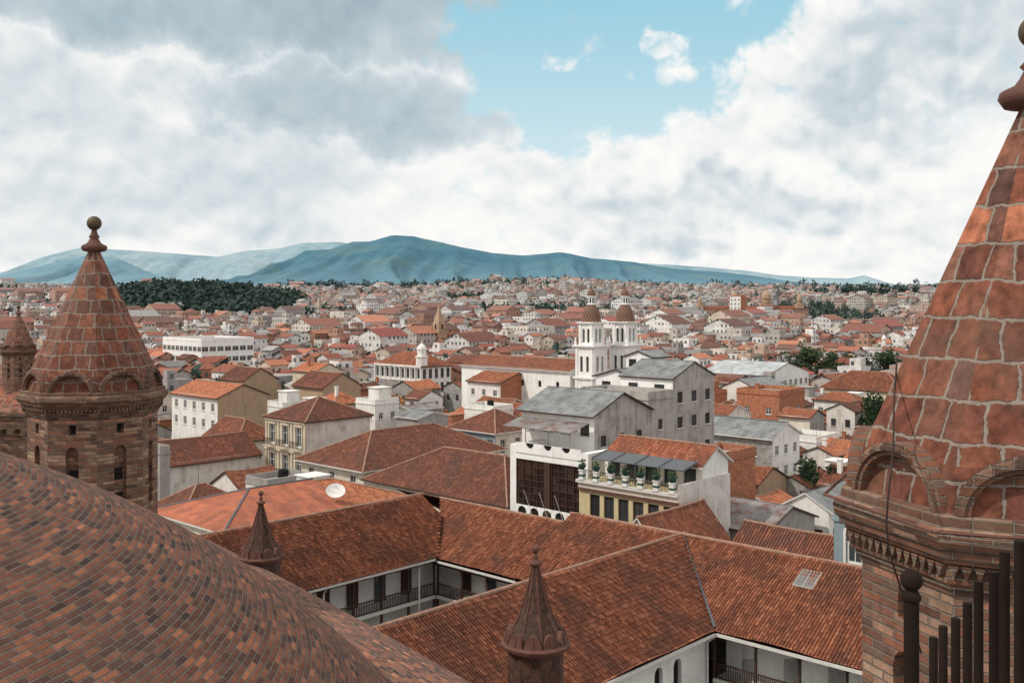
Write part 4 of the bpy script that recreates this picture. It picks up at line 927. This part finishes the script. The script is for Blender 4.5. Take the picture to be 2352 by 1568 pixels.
while y<2050:
    x=-y*.57; step=10+(y-800)*.004
    while x<y*.57:
        xx=x+R.uniform(-4,4); yy=y+R.uniform(-4,4)
        g=mnoise.noise(Vector((xx/110,yy/140,2.2)))+.3*mnoise.noise(Vector((xx/40,yy/40,4)))
        dens=.88 if y<1500 else .88-(y-1500)/550*.55
        if forest(xx,yy): pass
        elif g>.25 or R.random()>dens:
            if R.random()<.75: treespots.append((xx,yy,R.uniform(6,13)))
        else:
            rot=ANG+(0 if y<1000 else mnoise.noise(Vector((xx/250,yy/250,9)))*1.5)
            hh=R.choice([3.5,6,6,6.5,9,9,11.5,6]); La,Lc=R.uniform(6,10),R.uniform(6,10)
            if R.random()<.015: La,Lc,hh=R.uniform(16,26),R.uniform(12,18),R.uniform(11,17)
            addhouse(xx,yy,H(xx,yy),La,Lc,hh,rot,R.random()<.48)
        x+=step
    y+=step*1.0
me=bpy.data.meshes.new('distant_houses'); me.from_pydata(V,[],F); me.materials.append(M['farwall']); me.materials.append(M['farroof']); me.polygons.foreach_set('material_index',MI); me.update(); auto_uv(me)
ca=me.color_attributes.new('col','FLOAT_COLOR','CORNER'); arr=np.ones((len(CO),4)); arr[:,:3]=np.array(CO); ca.data.foreach_set('color',arr.ravel())
o=link('distant_houses',me); tag(o,'dense mass of small terracotta-roofed houses climbing the hillside','houses',kind='stuff')
print('far faces',len(F),'trees',len(treespots))
def clumps(name,spots,label,mat,nq=26):
    V=[];F=[]
    for x,y,h,z in spots:
        r=h*R.uniform(.22,.40)
        for _ in range(nq):
            d=Vector((R.gauss(0,1),R.gauss(0,1),R.gauss(0,1))).normalized(); rad=r*(R.random()**.45)
            c=Vector((x,y,z+h*.58))+Vector((d.x*rad,d.y*rad,d.z*rad*1.45)); q=h*.12
            a=Vector((R.gauss(0,1),R.gauss(0,1),R.gauss(0,1))).normalized()*q*(.6+R.random()); b_=a.orthogonal().normalized()*q*.8
            k=len(V); V+=[tuple(c-a),tuple(c+b_),tuple(c+a),tuple(c-b_)]; F.append((k,k+1,k+2,k+3))
    me=bpy.data.meshes.new(name); me.from_pydata(V,[],F); me.materials.append(M[mat]); o=link(name,me); tag(o,label,'trees',kind='stuff')
sp=[]
for _ in range(3200):
    x=-305+R.uniform(-170,170); y=980+R.uniform(-220,220)
    if forest(x,y): sp.append((x,y,R.uniform(9,18),H(x,y)))
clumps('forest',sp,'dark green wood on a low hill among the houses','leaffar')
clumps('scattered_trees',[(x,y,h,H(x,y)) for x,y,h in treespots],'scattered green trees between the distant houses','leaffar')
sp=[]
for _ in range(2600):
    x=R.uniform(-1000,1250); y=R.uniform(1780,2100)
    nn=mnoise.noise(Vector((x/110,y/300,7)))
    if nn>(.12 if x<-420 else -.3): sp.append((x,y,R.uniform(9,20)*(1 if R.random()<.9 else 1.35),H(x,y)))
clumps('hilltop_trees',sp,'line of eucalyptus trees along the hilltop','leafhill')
sp=[(R.gauss(60,50),R.uniform(860,960),R.uniform(7,12)) for _ in range(170)]+[(R.gauss(430,40),R.uniform(1200,1270),R.uniform(12,20)) for _ in range(60)]+[(R.gauss(330,60),R.uniform(620,690),R.uniform(8,12)) for _ in range(40)]+[(R.gauss(-20,40),R.uniform(700,780),R.uniform(7,11)) for _ in range(50)]+[(R.gauss(150,40),R.uniform(560,600),R.uniform(7,10)) for _ in range(30)]+[(R.gauss(-150,40),R.uniform(640,700),R.uniform(7,10)) for _ in range(35)]
clumps('grove',[(x,y,h,H(x,y)) for x,y,h in sp],'groves of dark green trees among distant houses','leaffar')
# ---------------------------------------------------------------- landmarks in distance
e=thing('brick_church',(-33,450,0),ANG,'tan brick church with tall pointed steeple','church')
mb=MB(); mb.box(-2.6,2.6,-2.6,2.6,0,13.5); mb.box(-2.9,2.9,-2.9,2.9,13.502,14); mb.box(-2.1,2.1,-2.1,2.1,14.002,18); mb.lathe([(2.7,18),(1.3,22),(.1,26.5)],4,pi/4)
for sx in (-2.3,2.3):
    for sy in (-2.3,2.3): mb.lathe([(.45,14),(.45,15.5),(.02,17.5)],6,cx=sx,cy=sy)
for d_,zz0 in ((-2.61,9),(-2.11,15)):
    mb.quad((d_,-.5,zz0),(d_,.5,zz0),(d_,.5,zz0+2.2),(d_,-.5,zz0+2.2),mi=1); mb.quad((-.5,d_,zz0),(.5,d_,zz0),(.5,d_,zz0+2.2),(-.5,d_,zz0+2.2),mi=1)
mb.obj('steeple',['tan','black'],e)
mb=MB(); mb.box(2.61,22,-6,6,0,9); mb.obj('wall',['tan'],e); roof_mb(2.8,22,-6,6,9,13,'x',(0,0),.5).obj('roof',['tile_red','ridge','wood'],e)
house((-103,330),20,26,14.5,15,'white modern office block with long dark window bands',name='building',cat='building',roof='flat',wall='whiteclean',wA=(7,[4,7.5,11],2.4,1.6),wC=(9,[4,7.5,11],2.4,1.6),excl=False)
h0=H(186,810)
house((186,810),8.5,10,h0+24.5,h0+24.5,'tall white and brick apartment tower',name='building',cat='building',roof='flat',wall='white',wallA='brick_orange',wC=(3,[h0+4+i*3.4 for i in range(6)],1.4,1.6),excl=False,extra=False)
e=thing('palace_complex',(194,850,H(194,850)),radians(4),'long ochre and brick palace with domed towers','building'); e.scale=(.76,.76,.76)
mb=MB(); mb.box(-45,80,0,18,-4,17,0); mb.box(-47,-5,-4,-.01,-4,12,0)
for x_,w_,hh in ((-5,5,31),(32,7,33),(70,4,26),(-44,3,22)):
    mb.box(x_-w_,x_+w_,-1,8,17.01,17.01+hh*.2,0)
    mb.lathe([(w_*.7,17+hh*.2),(w_*.7,17+hh*.34),(w_*.85,17+hh*.35),(w_*.75,17+hh*.48),(w_*.4,17+hh*.58),(w_*.12,17+hh*.64),(w_*.1,17+hh*.75)],12,cx=x_,cy=3,mi=1)
for k in range(24):
    u0=-42+k*5; yy_=-.02 if u0>-5 else -4.02; mb.quad((u0,yy_,8),(u0+2.4,yy_,8),(u0+2.4,yy_,11.5),(u0,yy_,11.5),mi=2)
mb.obj('wall',['pink','tan','black'],e)
roof_mb(-45,80,0,18,17,20,'x',(1,1),1).obj('roof',['tile_red','ridge','wood'],e)
mb=MB()
for k in range(6): mb.tube((0+((k%3)-1)*1.3,0+(k//3)*1.3,0),(0,0,32),.2,4)
for k in range(11): z_=k*2.9; s_=1.4*(1-z_/32); mb.tube((-s_,0,z_),(s_,0,z_+2.2),.12,4)
o=mb.obj('radio_mast',['stonecap'],None,(-18,1800,H(-18,1800))); tag(o,'red lattice radio mast on the hilltop','mast')
mb=MB(); mb.box(-2,2,-2,2,0,2); mb.lathe([(.9,2),(.7,13),(.95,13.2),(.95,13.6),(.1,15)],10)
o=mb.obj('monument_column',['white'],None,(142,380,0)); tag(o,'white monument column rising above houses','monument')
# ---------------------------------------------------------------- world
S=Vector((-.62,-.22,.75)).normalized()
w=bpy.data.worlds.new('World'); bpy.context.scene.world=w; w.use_nodes=True; n=NT(w.node_tree)
bg=w.node_tree.nodes['Background']
sk=n.n.new('ShaderNodeTexSky'); sk.sky_type='NISHITA'; sk.sun_disc=False; sk.sun_elevation=math.asin(S.z); sk.sun_rotation=math.atan2(S.x,S.y)
sk.air_density=1.0; sk.dust_density=1.5; sk.altitude=2500
dx,dy,dz=n.sep(n.tc('Generated'))
az=n.m('ARCTAN2',dx,dy); el=n.m('ARCSINE',dz)
E=n.m('MULTIPLY',n.m('POWER',n.m('MAXIMUM',el,.003),.8),.95)
P0=n.comb(az,E,0)
wx,wy,_=n.sep(n.noise(P0,6,8,.62,col=True))
WA=n.m('ADD',az,n.m('MULTIPLY',n.m('SUBTRACT',wx,.5),.27)); WE=n.m('ADD',el,n.m('MULTIPLY',n.m('SUBTRACT',wy,.5),.21))
def ell(px,py,rx,ry,amt=1.0,a0=0.0,a1=2.0):
    ca_=math.atan((px-1176)/2287); ce=math.atan((690-py)/2287)
    a=n.m('DIVIDE',n.m('SUBTRACT',WA,ca_),rx/2287); b_=n.m('DIVIDE',n.m('SUBTRACT',WE,ce),ry/2287)
    d=n.m('ADD',n.m('MULTIPLY',a,a),n.m('MULTIPLY',b_,b_))
    return n.m('MULTIPLY',n.mr(d,a0,a1,1,0),amt)
wz2=n.noise(P0,14,3,.55,col=True)
P=n.vm('ADD',P0,n.vm('MULTIPLY',n.vm('SUBTRACT',wz2,(.5,.5,.5)),(.02,.02,0)))
def height(Q,lo):
    tot=None
    for sc,wt in lo:
        v=n.m('MULTIPLY',n.m('ABSOLUTE',n.m('SUBTRACT',n.noise(Q,sc,1.2,.45),.5)),2*wt*1.9)
        tot=v if tot is None else n.m('ADD',tot,v)
    return tot
n2=n.noise(P,3.4,3,.45)
FINE=((8,.5),(19,.28),(44,.15),(95,.07)); MID=((6,.50),(14,.33),(34,.17))
h0_=height(P,FINE)
h1=height(P,MID); h2=height(n.vm('ADD',P,(-.006,.016,0)),MID)
dens=n.m('ADD',n.m('MULTIPLY',h0_,.54),n.m('MULTIPLY',n2,.56))
gap=n.m('MAXIMUM',ell(1425,15,370,175),ell(1330,175,270,175)); gap=n.m('MAXIMUM',gap,ell(2000,365,120,55,.34)); gap=n.m('MAXIMUM',gap,ell(1850,225,90,50,.30))
t=n.m('ADD',dens,n.m('SUBTRACT',.17,n.m('MULTIPLY',gap,.345)))
t=n.m('ADD',t,ell(1505,95,70,30,.13)); t=n.m('ADD',t,ell(1160,265,70,50,.16)); t=n.m('ADD',t,ell(1255,130,50,35,.09))
mask=n.mr(t,.32,.50)
dk=None
for a_ in ((560,30,740,120,.82),(830,270,330,115,.7),(2150,140,250,160,.5),(1650,500,360,60,.32),(2000,330,200,60,.2),(1250,430,200,50,.15),(100,270,220,110,.28),(420,440,500,110,.26),(700,150,400,70,.25)):
    v=ell(*a_); dk=v if dk is None else n.m('MAXIMUM',dk,v)
right=n.mr(az,-.05,.12,.6,1.0)
rel=n.m('MULTIPLY',n.m('MULTIPLY',n.m('SUBTRACT',h2,h1),.75),right)
s=n.m('ADD',n.m('MULTIPLY',dk,n.mr(n2,.3,.7,.8,1.08)),rel)
s=n.m('ADD',s,n.m('MULTIPLY',n.m('SUBTRACT',n2,.49),.45))
s=n.m('ADD',s,n.m('MULTIPLY',n.m('SUBTRACT',.28,h0_),.18))
s=n.m('ADD',s,.07,clamp=True)
cc=n.ramp(s,[(0,(9.9,9.75,9.5)),(.2,(8.7,8.85,8.85)),(.5,(6.0,6.8,7.2)),(1,(3.4,4.4,5.0))])
blue=n.mix(.93,sk.outputs[0],(3.4,6.5,7.8))
hz=n.mr(el,.06,.32,1,0)
blue=n.mix(n.m('MULTIPLY',hz,.95),blue,(7.2,8.5,8.9))
n.l.new(n.mix(mask,blue,cc),bg.inputs[0]); bg.inputs[1].default_value=.1
try:
    w.cycles.sampling_method='MANUAL'; w.cycles.sample_map_resolution=512
except Exception as ex: print(ex)
L=bpy.data.lights.new('sun','SUN'); L.energy=2.5; L.angle=radians(2); L.color=(1,.94,.85)
o=bpy.data.objects.new('sun',L); COL.objects.link(o); o.rotation_euler=S.to_track_quat('Z','Y').to_euler()
# ---------------------------------------------------------------- camera
cd=bpy.data.cameras.new('camera'); cd.lens=35; cd.sensor_width=36; cd.shift_y=-94/2352; cd.clip_end=30000; cd.clip_start=.1
cam=bpy.data.objects.new('camera',cd); COL.objects.link(cam); cam.location=(0,0,28); cam.rotation_euler=(pi/2,0,0)
bpy.context.scene.camera=cam
vs=bpy.context.scene.view_settings; vs.view_transform='Standard'; vs.look='None'; vs.exposure=0
